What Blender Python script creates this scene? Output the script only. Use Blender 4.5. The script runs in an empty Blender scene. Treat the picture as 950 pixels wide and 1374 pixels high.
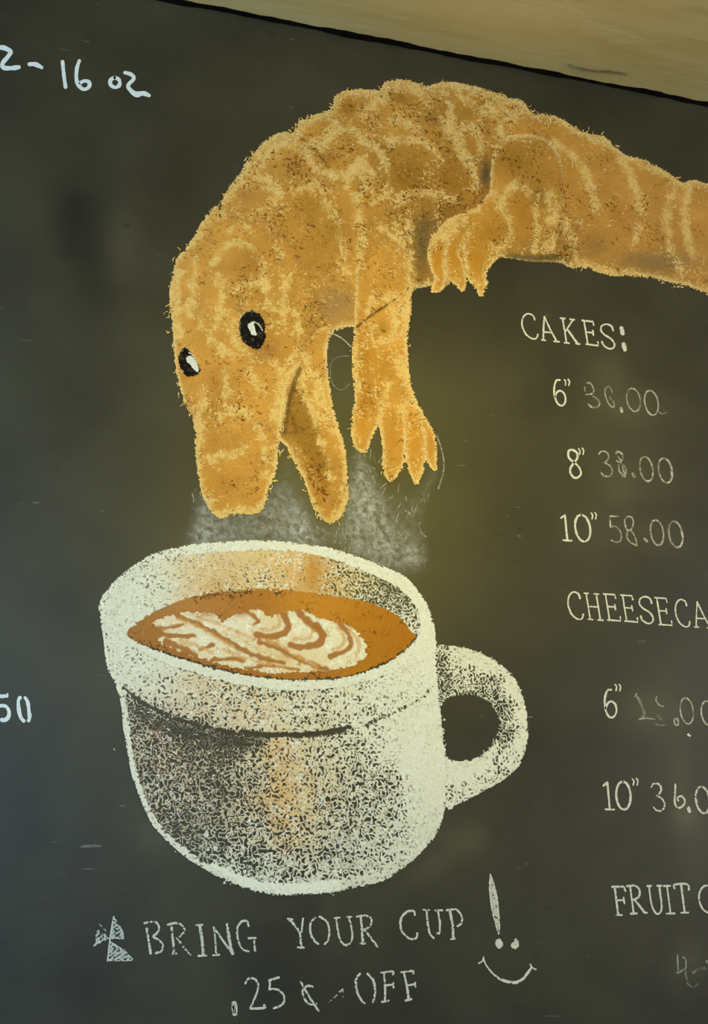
import bpy, math, random
import numpy as np
from mathutils import Matrix, Vector

random.seed(4)
RNG = np.random.default_rng(7)

# ------------------------------------------------------------------ camera
IMG_W, IMG_H, FPX = 950.0, 1374.0, 1300.0
CX, CY = IMG_W / 2, IMG_H / 2
CAM = np.array([0.0, -1.34, 1.60])            # 1.34 m in front of the board, eye height


def _n(v):
    v = np.array(v, float)
    return v / np.linalg.norm(v)


# wall axes seen from the lens (x right, y down, z forward): pitched up, yawed and rolled a little
h_c = _n((4925, 313, 1300))                   # along the wall, to the right
v_c = np.array([0.0609, 1.0, -0.47])
v_c = _n(v_c - h_c * np.dot(v_c, h_c))        # down the wall
y_c = np.cross(h_c, v_c)                      # into the wall
if y_c[2] < 0:
    y_c = -y_c
R_WC = np.stack([h_c, y_c, -v_c], 0)          # rows: world X, Y, Z expressed in lens axes


def P(x, y):
    """sheet point (measured on the 950x1374 tracing) -> (X, Z) on the board surface, metres"""
    x = np.asarray(x, float)
    y = np.asarray(y, float)
    d = np.stack([(x - CX) / FPX, (y - CY) / FPX, np.ones_like(x)], -1) @ R_WC.T
    t = -CAM[1] / d[..., 1]
    return CAM[0] + t * d[..., 0], CAM[2] + t * d[..., 2]


def PI_(X, Z):
    """board metres -> sheet point"""
    d = np.stack([X - CAM[0], np.zeros_like(X) - CAM[1], Z - CAM[2]], -1) @ R_WC
    return CX + FPX * d[..., 0] / d[..., 2], CY + FPX * d[..., 1] / d[..., 2]


scene = bpy.context.scene
col = scene.collection
cam_d = bpy.data.cameras.new('camera')
cam = bpy.data.objects.new('camera', cam_d)
col.objects.link(cam)
right = R_WC[:, 0]
down = R_WC[:, 1]
fwd = R_WC[:, 2]
cam.matrix_world = Matrix(((right[0], -down[0], -fwd[0], CAM[0]),
                           (right[1], -down[1], -fwd[1], CAM[1]),
                           (right[2], -down[2], -fwd[2], CAM[2]),
                           (0, 0, 0, 1)))
cam_d.sensor_fit = 'VERTICAL'
cam_d.sensor_height = 36.0
cam_d.lens = 36.0 * FPX / IMG_H
cam_d.clip_start = 0.05
scene.camera = cam

# ------------------------------------------------------------------ world, lamps, exposure
scene.view_settings.view_transform = 'Standard'
scene.view_settings.look = 'None'
scene.view_settings.gamma = 1.0
scene.view_settings.use_curve_mapping = False
scene.view_settings.exposure = -0.1
scene.cycles.transparent_max_bounces = 32

world = bpy.data.worlds.new('room_ambient')
scene.world = world
world.use_nodes = True
world.node_tree.nodes['Background'].inputs[0].default_value = (0.80, 0.92, 1.0, 1)
world.node_tree.nodes['Background'].inputs[1].default_value = 0.10


def aim(o, loc, target):
    o.location = loc
    o.rotation_euler = (Vector(target) - Vector(loc)).to_track_quat('-Z', 'Y').to_euler()


def area(name, loc, target, sx, sy, power, color):
    l = bpy.data.lights.new(name, 'AREA')
    l.shape = 'RECTANGLE'
    l.size, l.size_y, l.energy, l.color = sx, sy, power, color
    o = bpy.data.objects.new(name, l)
    col.objects.link(o)
    aim(o, loc, target)
    return o


# all lights stand outside the picture: cool daylight windows to the left and behind the viewer (their glare lies on the
# left of the board), a neutral one to the right (grey sheen there), one warm track spot overhead (yellow pool, warm ceiling)
area('window_left_offscreen', (-2.15, -1.7, 2.0), (0.3, 0.0, 2.1), 1.6, 1.8, 56, (0.46, 0.76, 1.0))
area('window_back_offscreen', (-0.7, -3.55, 2.7), (-0.1, 0, 2.2), 2.0, 1.1, 27, (0.46, 0.72, 1.0))
area('window_right_offscreen', (3.5, -1.7, 2.4), (0.9, 0.0, 2.4), 1.5, 1.6, 36, (1.0, 0.95, 0.88))
_tx, _tz = P(600, 690)
LAMP = (float(_tx) + 0.05, -1.15, 2.72)
sp = bpy.data.lights.new('track_spot_offscreen', 'SPOT')
sp.energy = 28
sp.color = (1.0, 0.80, 0.05)
sp.spot_size = math.radians(74)
sp.spot_blend = 1.0
sp.shadow_soft_size = 0.30
spo = bpy.data.objects.new('track_spot_offscreen', sp)
col.objects.link(spo)
aim(spo, LAMP, (float(_tx), 0, float(_tz)))
sl = bpy.data.lights.new('track_spot_spill_offscreen', 'POINT')      # the same lamp's glow onto the ceiling around it
sl.energy = 11.5
sl.color = (1.0, 0.72, 0.12)
sl.shadow_soft_size = 0.12
slo = bpy.data.objects.new('track_spot_spill_offscreen', sl)
col.objects.link(slo)
slo.location = LAMP


# ------------------------------------------------------------------ helpers
def lin(c):
    c = np.asarray(c, float) / 255.0
    return np.where(c <= 0.04045, c / 12.92, ((c + 0.055) / 1.055) ** 2.4)


def L4(c):
    r = lin(c)
    return (float(r[0]), float(r[1]), float(r[2]), 1.0)


def tag(o, label=None, cat=None, group=None, kind=None):
    if label:
        o['label'] = label
    if cat:
        o['category'] = cat
    if group:
        o['group'] = group
    if kind:
        o['kind'] = kind
    return o


_lat = {}


def vnoise(x, y, scale, seed):
    """smooth value noise 0..1 with cells of the given size"""
    if seed not in _lat:
        _lat[seed] = np.random.default_rng(seed).random((256, 256))
    g = _lat[seed]
    u, v = x / scale + 1000.0, y / scale + 1000.0
    i, j = np.floor(u).astype(int), np.floor(v).astype(int)
    fu, fv = u - i, v - j
    fu, fv = fu * fu * (3 - 2 * fu), fv * fv * (3 - 2 * fv)
    i0, i1, j0, j1 = i % 256, (i + 1) % 256, j % 256, (j + 1) % 256
    return (g[i0, j0] * (1 - fu) + g[i1, j0] * fu) * (1 - fv) + (g[i0, j1] * (1 - fu) + g[i1, j1] * fu) * fv


def spline(pts, closed=False, sub=5):
    p = np.asarray(pts, float)
    n = len(p)
    if n < 3:
        return p
    out = []
    for k in range(n if closed else n - 1):
        if closed:
            a, b, c, d = p[(k - 1) % n], p[k], p[(k + 1) % n], p[(k + 2) % n]
        else:
            a, b, c, d = p[max(k - 1, 0)], p[k], p[k + 1], p[min(k + 2, n - 1)]
        for t in np.arange(sub) / sub:
            out.append(0.5 * (2 * b + (c - a) * t + (2 * a - 5 * b + 4 * c - d) * t * t + (3 * b - a - 3 * c + d) * t ** 3))
    if not closed:
        out.append(p[-1])
    return np.array(out)


def dist_poly(x, y, poly, closed):
    a = poly if closed else poly[:-1]
    b = np.roll(poly, -1, 0) if closed else poly[1:]
    best = np.full(x.shape, 1e9)
    for (ax, ay), (bx, by) in zip(a, b):
        dx, dy = bx - ax, by - ay
        L = dx * dx + dy * dy + 1e-9
        t = np.clip(((x - ax) * dx + (y - ay) * dy) / L, 0, 1)
        np.minimum(best, (x - ax - t * dx) ** 2 + (y - ay - t * dy) ** 2, out=best)
    return np.sqrt(best)


def inside(x, y, poly):
    r = np.zeros(x.shape, bool)
    q = np.roll(poly, -1, 0)
    for (ax, ay), (bx, by) in zip(poly, q):
        if ay == by:
            continue
        c = ((ay > y) != (by > y)) & (x < (bx - ax) * (y - ay) / (by - ay) + ax)
        r ^= c
    return r


# ------------------------------------------------------------------ materials
def nd(nt, typ, **kw):
    n = nt.nodes.new(typ)
    for k, v in kw.items():
        setattr(n, k, v)
    return n


def math_(nt, op, a, b=None, c=None):
    n = nd(nt, 'ShaderNodeMath', operation=op)
    for i, s in enumerate((a, b, c)):
        if s is None:
            continue
        if isinstance(s, (int, float)):
            n.inputs[i].default_value = s
        else:
            nt.links.new(s, n.inputs[i])
    return n.outputs[0]


def noise(nt, pos, scale, detail=2.0, rough=0.55, dist=0.0, off=(0, 0, 0), stretch=(1, 1, 1)):
    m = nd(nt, 'ShaderNodeMapping')
    m.inputs['Location'].default_value = off
    m.inputs['Scale'].default_value = stretch
    nt.links.new(pos, m.inputs['Vector'])
    n = nd(nt, 'ShaderNodeTexNoise')
    n.inputs['Scale'].default_value = scale
    n.inputs['Detail'].default_value = detail
    n.inputs['Roughness'].default_value = rough
    n.inputs['Distortion'].default_value = dist
    nt.links.new(m.outputs[0], n.inputs['Vector'])
    return n.outputs[0]


def remap(nt, v, a, b, c=0.0, d=1.0, smooth=False):
    n = nd(nt, 'ShaderNodeMapRange')
    if smooth:
        n.interpolation_type = 'SMOOTHSTEP'
    for i, s in enumerate((v, a, b, c, d)):
        if isinstance(s, (int, float)):
            n.inputs[i].default_value = s
        else:
            nt.links.new(s, n.inputs[i])
    return n.outputs[0]


def mixc(nt, f, a, b):
    n = nd(nt, 'ShaderNodeMix', data_type='RGBA')
    for s, k in ((f, 0), (a, 6), (b, 7)):
        if isinstance(s, (int, float)):
            n.inputs[k].default_value = s
        elif isinstance(s, tuple):
            n.inputs[k].default_value = s
        else:
            nt.links.new(s, n.inputs[k])
    return n.outputs[2]


def mat(name):
    m = bpy.data.materials.new(name)
    m.use_nodes = True
    nt = m.node_tree
    b = nt.nodes['Principled BSDF']
    return m, nt, b


def chalk_mat(name, light, dark, scale=165, soft=0.16, cov_soft=0.2, cov_scale=None, lit_amt=0.85, dark_amt=0.8, hazy=False):
    """rubbed chalk: pigment colour, crossed by lighter and darker curly grains, broken where the coverage is thin"""
    m, nt, b = mat(name)
    pos = nd(nt, 'ShaderNodeNewGeometry').outputs['Position']
    a1 = nd(nt, 'ShaderNodeAttribute', attribute_name='pigment')
    a2 = nd(nt, 'ShaderNodeAttribute', attribute_name='grain')
    sep = nd(nt, 'ShaderNodeSeparateColor')
    nt.links.new(a2.outputs['Color'], sep.inputs[0])

    def curl(sc, off, broken=True):
        u = remap(nt, noise(nt, pos, sc, 0.5, 0.5, 0.35, off), 0.30, 0.70)
        u = math_(nt, 'ABSOLUTE', math_(nt, 'MULTIPLY_ADD', u, 2.0, -1.0))
        if not broken:
            return math_(nt, 'SUBTRACT', 1.0, u)
        gap = remap(nt, noise(nt, pos, sc * 0.7, 1.0, 0.5, 0.0, (off[0] + 9.0, 4.0, off[2])), 0.36, 0.56, 0.25, 1.0)
        return math_(nt, 'MULTIPLY', math_(nt, 'SUBTRACT', 1.0, u), gap)
    n1 = curl(scale, (0, 0, 0))
    n2 = curl(scale * 0.95, (3.1, 1.7, 0.4))
    n3 = curl(cov_scale or scale, (7.7, 2.2, 5.1), False)

    def mask(n, amount, s):
        t = math_(nt, 'MULTIPLY_ADD', amount, -(1 + 2 * s), 1 + s)
        return remap(nt, n, math_(nt, 'SUBTRACT', t, s), math_(nt, 'ADD', t, s), smooth=True)
    lm = mask(n1, sep.outputs[0], soft)
    dm = mask(n2, sep.outputs[1], soft)
    c = mixc(nt, math_(nt, 'MULTIPLY', lm, lit_amt), a1.outputs['Color'], light)
    c = mixc(nt, math_(nt, 'MULTIPLY', dm, dark_amt), c, dark)
    fine = remap(nt, noise(nt, pos, 420, 2.0, 0.6), 0.3, 0.7, 0.9, 1.1)
    hsv = nd(nt, 'ShaderNodeHueSaturation')
    nt.links.new(c, hsv.inputs['Color'])
    nt.links.new(fine, hsv.inputs['Value'])
    nt.links.new(hsv.outputs[0], b.inputs['Base Color'])
    if hazy:      # rubbed thin with the palm: an even veil with soft mottling
        veil = remap(nt, noise(nt, pos, 95, 3.0, 0.65, 0.6, (7.7, 2.2, 5.1)), 0.34, 0.66, 0.25, 1.7)
        nt.links.new(math_(nt, 'MULTIPLY', a1.outputs['Alpha'], veil), b.inputs['Alpha'])
    else:
        nt.links.new(mask(n3, a1.outputs['Alpha'], cov_soft), b.inputs['Alpha'])
    b.inputs['Roughness'].default_value = 0.95
    b.inputs['Specular IOR Level'].default_value = 0.1
    bp = nd(nt, 'ShaderNodeBump')
    bp.inputs['Strength'].default_value = 0.25
    bp.inputs['Distance'].default_value = 0.0006
    nt.links.new(n1, bp.inputs['Height'])
    nt.links.new(bp.outputs[0], b.inputs['Normal'])
    return m


M = {}
M['pastel'] = chalk_mat('ochre_pastel', L4((236, 200, 126)), L4((104, 64, 18)), scale=135, soft=0.2, lit_amt=0.85, dark_amt=0.8)
M['white'] = chalk_mat('white_chalk', L4((246, 244, 232)), L4((70, 62, 46)), scale=185, soft=0.3, cov_soft=0.36)
M['coffee'] = chalk_mat('coffee_pastel', L4((204, 142, 76)), L4((84, 44, 12)), scale=125, dark_amt=0.7)
M['cream'] = chalk_mat('cream_pastel', L4((250, 246, 226)), L4((176, 116, 52)), scale=125, soft=0.3)
M['smoke'] = chalk_mat('rubbed_chalk', L4((190, 190, 180)), L4((36, 34, 28)), scale=110, soft=0.5, hazy=True)
M['black'] = chalk_mat('black_charcoal', L4((120, 108, 84)), L4((12, 11, 9)), scale=140)
M['letter'] = chalk_mat('chalk_writing', L4((244, 242, 228)), L4((120, 116, 100)), scale=220, soft=0.3, cov_soft=0.35)
M['faint'] = chalk_mat('wiped_chalk_writing', L4((226, 224, 212)), L4((120, 116, 100)), scale=200, soft=0.4, hazy=True)
M['marker'] = chalk_mat('paint_marker', L4((250, 252, 252)), L4((180, 190, 196)), scale=120, soft=0.4, cov_soft=0.05)


def flat_mat(name, rgb, rough=0.8, var=0.15, scale=60):
    m, nt, b = mat(name)
    pos = nd(nt, 'ShaderNodeNewGeometry').outputs['Position']
    n = remap(nt, noise(nt, pos, scale, 3), 0.3, 0.7, 1 - var, 1 + var)
    hsv = nd(nt, 'ShaderNodeHueSaturation')
    hsv.inputs['Color'].default_value = L4(rgb)
    nt.links.new(n, hsv.inputs['Value'])
    nt.links.new(hsv.outputs[0], b.inputs['Base Color'])
    b.inputs['Roughness'].default_value = rough
    return m


# ------------------------------------------------------------------ mesh building
def grid_faces(keep, nx, ny):
    """quads of a kept-vertex grid; keep is (ny, nx) bool"""
    idx = np.full(keep.shape, -1)
    idx[keep] = np.arange(keep.sum())
    q = keep[:-1, :-1] & keep[1:, :-1] & keep[1:, 1:] & keep[:-1, 1:]
    return np.stack([idx[1:, :-1][q], idx[1:, 1:][q], idx[:-1, 1:][q], idx[:-1, :-1][q]], 1)


def mesh_obj(name, verts, quads, material, parent, attrs=()):
    me = bpy.data.meshes.new(name)
    v = np.asarray(verts, np.float32)
    if parent is not None:
        v = v - np.array(parent_world(parent), np.float32)
    f = np.asarray(quads, np.int32)
    k = f.shape[1]
    me.vertices.add(len(v))
    me.vertices.foreach_set('co', v.ravel())
    me.loops.add(f.size)
    me.loops.foreach_set('vertex_index', f.ravel())
    me.polygons.add(len(f))
    me.polygons.foreach_set('loop_start', np.arange(0, f.size, k, dtype=np.int32))
    for an, data in attrs:
        at = me.attributes.new(an, 'FLOAT_COLOR', 'POINT')
        at.data.foreach_set('color', np.asarray(data, np.float32).ravel())
    me.update(calc_edges=True)
    me.validate()
    me.materials.append(material)
    o = bpy.data.objects.new(name, me)
    col.objects.link(o)
    o.parent = parent
    return o


def parent_world(p):
    x = y = z = 0.0
    while p is not None:
        x, y, z = x + p.location.x, y + p.location.y, z + p.location.z
        p = p.parent
    return (x, y, z)


def thing(name, at, label, cat, group=None):
    o = bpy.data.objects.new(name, None)
    o.empty_display_size = 0.03
    col.objects.link(o)
    X, Z = P(*at)
    o.location = (float(X), 0.0, float(Z))
    return tag(o, label, cat, group)


class Patch:
    """one rubbed area of chalk: an outline on the board filled with a fine grid that carries pigment and grain"""

    def __init__(s, outline, step=1.7, smooth=True, rough=3.0, edge=2.2, holes=(), seed=1, pad=1.5):
        s.poly = spline(outline, True) if smooth else np.asarray(outline, float)
        lo, hi = s.poly.min(0) - 5, s.poly.max(0) + 5
        xs, ys = np.arange(lo[0], hi[0], step), np.arange(lo[1], hi[1], step)
        gx, gy = np.meshgrid(xs, ys)
        sd = dist_poly(gx, gy, s.poly, True)
        sd = np.where(inside(gx, gy, s.poly), sd, -sd)
        for h in holes:
            hp = spline(h, True)
            hd = dist_poly(gx, gy, hp, True)
            sd = np.minimum(sd, np.where(inside(gx, gy, hp), -hd, hd))
        keep = sd > -pad
        s.quads = grid_faces(keep, len(xs), len(ys))
        s.x, s.y, s.sd = gx[keep], gy[keep], sd[keep]
        n = len(s.x)
        s.col = np.zeros((n, 3))
        e = s.sd + (vnoise(s.x, s.y, 5, seed) - 0.5) * rough
        s.cov = np.clip(0.5 + e / (2 * edge), 0, 1)
        s.edgecov = s.cov.copy()
        s.lit = np.zeros(n)
        s.dark = np.zeros(n)
        s.seed = seed

    def tones(s, samples, sigma=40.0):
        """blend of pigment colours placed at sheet points"""
        W = np.zeros(len(s.x))
        C = np.zeros((len(s.x), 3))
        for (x, y, c) in samples:
            w = np.exp(-((s.x - x) ** 2 + (s.y - y) ** 2) / (2 * sigma * sigma)) + 1e-6
            W += w
            C += w[:, None] * lin(c)
        s.col = C / W[:, None]
        return s

    def field(s, samples, sigma=30.0):
        W = np.zeros(len(s.x))
        C = np.zeros(len(s.x))
        for (x, y, c) in samples:
            w = np.exp(-((s.x - x) ** 2 + (s.y - y) ** 2) / (2 * sigma * sigma)) + 1e-7
            W += w
            C += w * c
        return C / W

    def _put(s, w, colr=None, lit=None, dark=None, cov=None):
        if colr is not None:
            s.col += (lin(colr) - s.col) * w[:, None]
        if lit is not None:
            s.lit += (lit - s.lit) * w
        if dark is not None:
            s.dark += (dark - s.dark) * w
        if cov is not None:
            s.cov += (cov - s.cov) * w

    def line(s, pts, width, soft=None, k=1.0, closed=False, wob=2.0, **kw):
        p = spline(pts, closed, 4)
        soft = soft or width * 0.7
        lo, hi = p.min(0) - width - 3 * soft, p.max(0) + width + 3 * soft
        m = (s.x > lo[0]) & (s.x < hi[0]) & (s.y > lo[1]) & (s.y < hi[1])
        if not m.any():
            return s
        d = np.full(len(s.x), 1e3)
        d[m] = dist_poly(s.x[m], s.y[m], p, closed)
        d = d + (vnoise(s.x, s.y, 6, 31) - 0.5) * wob
        w = k * np.clip((width / 2 + soft - d) / (soft + 1e-6), 0, 1)
        s._put(w, **kw)
        return s

    def dab(s, x, y, rx, ry, k=1.0, ang=0.0, **kw):
        c, n = math.cos(math.radians(ang)), math.sin(math.radians(ang))
        u = ((s.x - x) * c + (s.y - y) * n) / rx
        v = (-(s.x - x) * n + (s.y - y) * c) / ry
        s._put(k * np.exp(-(u * u + v * v)), **kw)
        return s

    def fill(s, poly, k=1.0, soft=2.0, wob=3.0, smooth=True, **kw):
        p = spline(poly, True) if smooth else np.asarray(poly, float)
        d = dist_poly(s.x, s.y, p, True)
        d = np.where(inside(s.x, s.y, p), d, -d) + (vnoise(s.x, s.y, 6, 33) - 0.5) * wob
        s._put(k * np.clip(0.5 + d / (2 * soft), 0, 1), **kw)
        return s

    def build(s, name, material, parent, layer):
        X, Z = P(s.x, s.y)
        v = np.stack([X, np.full_like(X, -layer * 0.001), Z], 1)
        pig = np.concatenate([np.clip(s.col, 0, 1), np.clip(np.minimum(s.cov, s.edgecov), 0, 1)[:, None]], 1)
        g = np.stack([np.clip(s.lit, 0, 1), np.clip(s.dark, 0, 1), np.zeros(len(X)), np.ones(len(X))], 1)
        return mesh_obj(name, v, s.quads, material, parent, (('pigment', pig), ('grain', g)))


class Ribbons:
    """chalk strokes pulled across the board, gathered into one part"""

    def __init__(s):
        s.v, s.q, s.c, s.n = [], [], [], 0
        s.k = 0

    def stroke(s, pts, w, colr=(240, 238, 225), cov=1.0, sub=4, taper=0.0, smooth=True, lift=0.012, wob=0.0):
        p = spline(pts, False, sub) if smooth else np.asarray(pts, float)
        if len(p) < 2:
            return
        t = np.gradient(p, axis=0)
        t /= np.linalg.norm(t, axis=1)[:, None] + 1e-9
        nrm = np.stack([-t[:, 1], t[:, 0]], 1)
        u = np.linspace(0, 1, len(p))
        wd = np.full(len(p), float(w)) if np.isscalar(w) else np.interp(u, np.linspace(0, 1, len(w)), w)
        if wob:
            wd = wd * (1 + wob * (vnoise(p[:, 0], p[:, 1], 5, 12) - 0.5) * 2)
        if taper:
            wd = wd * (1 - taper * np.abs(2 * u - 1) ** 3)
        cv = np.full(len(p), float(cov)) if np.isscalar(cov) else np.interp(u, np.linspace(0, 1, len(cov)), cov)
        m = len(p)
        # round the ends a little
        p = np.concatenate([p[:1] - t[:1] * wd[0] * 0.35, p, p[-1:] + t[-1:] * wd[-1] * 0.35])
        nrm = np.concatenate([nrm[:1], nrm, nrm[-1:]])
        wd = np.concatenate([wd[:1] * 0.5, wd, wd[-1:] * 0.5])
        cv = np.concatenate([cv[:1], cv, cv[-1:]])
        m += 2
        base = s.n
        s.k += 1
        for f, cm in ((-0.5, 0.62), (0.0, 1.0), (0.5, 0.62)):
            q = p + nrm * (wd * f)[:, None]
            X, Z = P(q[:, 0], q[:, 1])
            s.v.append(np.stack([X, np.full(m, -(s.k % 40) * lift * 0.001), Z], 1))
            l = lin(colr)
            s.c.append(np.concatenate([np.tile(l, (m, 1)), (cv * cm)[:, None]], 1))
        for r in range(2):
            a = base + r * m + np.arange(m - 1)
            s.q.append(np.stack([a, a + 1, a + 1 + m, a + m], 1))
        s.n += 3 * m

    def build(s, name, material, parent, layer, lit=0.3, dark=0.15):
        v = np.concatenate(s.v)
        v[:, 1] -= layer * 0.001
        c = np.concatenate(s.c)
        g = np.tile((lit, dark, 0, 1), (len(v), 1))
        return mesh_obj(name, v, np.concatenate(s.q), material, parent, (('pigment', c), ('grain', g)))


# ------------------------------------------------------------------ the room: board wall, ceiling, floor
X0, X1 = -2.2, 4.2
_, ZC = P(600, 72)
ZC = float(ZC)                                 # height of the ceiling line
DAB_BOARD = [  # x, y, rx, ry, angle, amount: rubbed-out chalk (+) and clean wiped paint (-)
    (110, 310, 34, 90, -12, -0.35), (165, 330, 20, 40, 0, 0.16),
    (820, 500, 26, 30, 0, 0.26),
    (840, 545, 50, 26, 10, 0.30), (860, 640, 60, 30, 10, 0.24), (830, 660, 24, 22, 0, 0.2),
    (835, 600, 60, 60, 0, 0.10), (860, 715, 60, 26, 8, 0.22), (880, 955, 50, 26, 0, 0.28), (920, 1095, 20, 20, 0, 0.5),
    (915, 1040, 14, 60, 0, 0.2), (930, 1150, 20, 60, 0, 0.12), (925, 1290, 26, 30, 0, 0.34), (620, 1130, 34, 20, 30, 0.25), (575, 1165, 40, 14, -30, 0.22),
    (640, 1118, 18, 10, 50, 0.22), (520, 690, 70, 60, 0, 0.15),
    
    (205, 1120, 24, 16, 40, 0.25), (160, 880, 14, 40, 10, 0.1),
    (440, 1240, 12, 60, 0, 0.12), (380, 1225, 30, 12, 0, 0.1)]


def build_wall():
    xs, zs = np.arange(X0, X1 + 0.01, 0.016), np.linspace(0, ZC, 190)
    gx, gz = np.meshgrid(xs, zs)
    keep = np.ones(gx.shape, bool)
    q = grid_faces(keep, len(xs), len(zs))[:, ::-1]
    x, z = gx.ravel(), gz.ravel()
    px, py = PI_(x, z)
    dust = np.full(len(x), 0.25) + (vnoise(px, py, 130, 5) - 0.5) * 0.16 + (vnoise(px, py, 45, 6) - 0.5) * 0.08
    for (cx, cy, rx, ry, an, k) in DAB_BOARD:
        c, n = math.cos(math.radians(an)), math.sin(math.radians(an))
        u = ((px - cx) * c + (py - cy) * n) / rx
        v = (-(px - cx) * n + (py - cy) * c) / ry
        dust += k * np.exp(-(u * u + v * v))
    v = np.stack([x, np.zeros_like(x), z], 1)
    a = np.stack([np.clip(dust, 0, 1)] * 3 + [np.ones(len(x))], 1)
    m, nt, b = mat('chalkboard_paint')
    pos = nd(nt, 'ShaderNodeNewGeometry').outputs['Position']
    at = nd(nt, 'ShaderNodeAttribute', attribute_name='dust')
    sep = nd(nt, 'ShaderNodeSeparateColor')
    nt.links.new(at.outputs['Color'], sep.inputs[0])
    cloud = remap(nt, noise(nt, pos, 5, 4, 0.6, 0.5), 0.3, 0.7, -0.07, 0.07)
    d = math_(nt, 'ADD', sep.outputs[0], cloud)
    c = mixc(nt, d, L4((25, 25, 21)), L4((98, 94, 72)))
    # small dashes left by eraser and roller
    n1 = noise(nt, pos, 60, 2, 0.5, 0.6, (1, 0, 2), (0.45, 1, 1.5))
    n2 = noise(nt, pos, 60, 2, 0.5, 0.6, (5, 0, 7), (0.45, 1, 1.5))
    patch = remap(nt, noise(nt, pos, 7, 2, 0.5, 0, (4, 0, 1)), 0.5, 0.66)
    c = mixc(nt, math_(nt, 'MULTIPLY', remap(nt, n1, 0.70, 0.76, 0, 0.5), patch), c, L4((150, 148, 138)))
    c = mixc(nt, math_(nt, 'MULTIPLY', remap(nt, n2, 0.66, 0.74, 0, 0.6), patch), c, L4((24, 24, 22)))
    nt.links.new(c, b.inputs['Base Color'])
    b.inputs['Roughness'].default_value = 0.44
    b.inputs['Specular IOR Level'].default_value = 0.5
    bp = nd(nt, 'ShaderNodeBump')
    bp.inputs['Strength'].default_value = 0.12
    bp.inputs['Distance'].default_value = 0.003
    nt.links.new(noise(nt, pos, 45, 3, 0.5, 0.3, (0, 0, 0), (0.5, 1, 1)), bp.inputs['Height'])
    nt.links.new(bp.outputs[0], b.inputs['Normal'])
    o = mesh_obj('wall_back', v, q, m, None, (('dust', a),))
    tag(o, 'dark chalkboard-painted wall covered in chalk drawings and a price list', 'wall', kind='structure')


build_wall()


def build_ceiling():
    m, nt, b = mat('beige_ceiling_paint')
    pos = nd(nt, 'ShaderNodeNewGeometry').outputs['Position']
    streak = remap(nt, noise(nt, pos, 3.0, 4, 0.6, 0.4, (2, 1, 0), (0.5, 3.0, 1)), 0.3, 0.7)
    c = mixc(nt, streak, L4((198, 176, 112)), L4((222, 205, 150)))
    fine = noise(nt, pos, 9, 4, 0.65, 0.5, (5, 1, 0), (0.35, 4.0, 1))
    c = mixc(nt, remap(nt, fine, 0.60, 0.72, 0, 0.35), c, L4((150, 134, 98)))
    c = mixc(nt, remap(nt, fine, 0.40, 0.30, 0, 0.35), c, L4((236, 228, 204)))
    nt.links.new(c, b.inputs['Base Color'])
    b.inputs['Roughness'].default_value = 0.55
    b.inputs['Specular IOR Level'].default_value = 0.25
    bp = nd(nt, 'ShaderNodeBump')
    bp.inputs['Strength'].default_value = 0.2
    bp.inputs['Distance'].default_value = 0.004
    nt.links.new(fine, bp.inputs['Height'])
    nt.links.new(bp.outputs[0], b.inputs['Normal'])
    xs, ys = np.linspace(X0, X1, 65), np.linspace(-3.6, 0.0, 37)
    gx, gy = np.meshgrid(xs, ys)
    z = ZC + 0.004 * (vnoise(gx * 100, gy * 100, 40, 3) - 0.5) * (gy < -0.02)
    v = np.stack([gx.ravel(), gy.ravel(), z.ravel()], 1)
    q = grid_faces(np.ones(gx.shape, bool), 65, 37)
    o = mesh_obj('ceiling', v, q, m, None)
    tag(o, 'beige painted ceiling with streaky brush marks', 'ceiling', kind='structure')
    # a lifted ridge in the paint skin
    mk = flat_mat('dark_paint_crack', (112, 98, 64))
    vv, qq = [], []
    a, bq = (762, 86), (842, 103)
    n = 26
    for i in range(n):
        t = i / (n - 1)
        px, py = a[0] + (bq[0] - a[0]) * t, a[1] + (bq[1] - a[1]) * t + 3.0 * math.sin(t * 5) - 4 * t * (1 - t)
        d = np.array([(px - CX) / FPX, (py - CY) / FPX, 1.0]) @ R_WC.T
        k = (ZC - 0.004 - CAM[2]) / d[2]
        w = 0.0018 * math.sin(math.pi * (0.06 + 0.9 * t)) * (0.5 + random.random())
        X, Y = CAM[0] + k * d[0], CAM[1] + k * d[1]
        vv += [(X, Y - w, ZC - 0.003), (X, Y, ZC - 0.0055), (X, Y + w, ZC - 0.003)]
    for i in range(n - 1):
        for r in (0, 1):
            j = i * 3 + r
            qq.append((j, j + 1, j + 4, j + 3))
    mesh_obj('paint_ridge', vv, qq, mk, o)
    # ragged near-black bead of uneven width where the board meets the ceiling
    mb = flat_mat('black_joint_bead', (12, 11, 9), 1.0)
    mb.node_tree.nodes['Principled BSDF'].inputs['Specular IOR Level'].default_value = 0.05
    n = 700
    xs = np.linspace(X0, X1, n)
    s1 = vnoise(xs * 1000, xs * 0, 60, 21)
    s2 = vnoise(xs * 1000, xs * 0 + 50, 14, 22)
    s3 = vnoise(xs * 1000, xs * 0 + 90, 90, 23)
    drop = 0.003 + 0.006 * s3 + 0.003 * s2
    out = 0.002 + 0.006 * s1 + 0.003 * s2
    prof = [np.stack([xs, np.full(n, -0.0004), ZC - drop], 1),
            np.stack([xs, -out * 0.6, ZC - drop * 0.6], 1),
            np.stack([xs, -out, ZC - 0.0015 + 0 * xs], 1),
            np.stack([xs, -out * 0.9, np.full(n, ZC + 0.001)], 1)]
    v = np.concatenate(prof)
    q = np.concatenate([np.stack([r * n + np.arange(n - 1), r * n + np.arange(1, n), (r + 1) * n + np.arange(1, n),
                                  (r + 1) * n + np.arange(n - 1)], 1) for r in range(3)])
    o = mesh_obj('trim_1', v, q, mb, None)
    tag(o, 'ragged black line along the joint of board and ceiling', 'trim', kind='structure')


build_ceiling()


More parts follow.
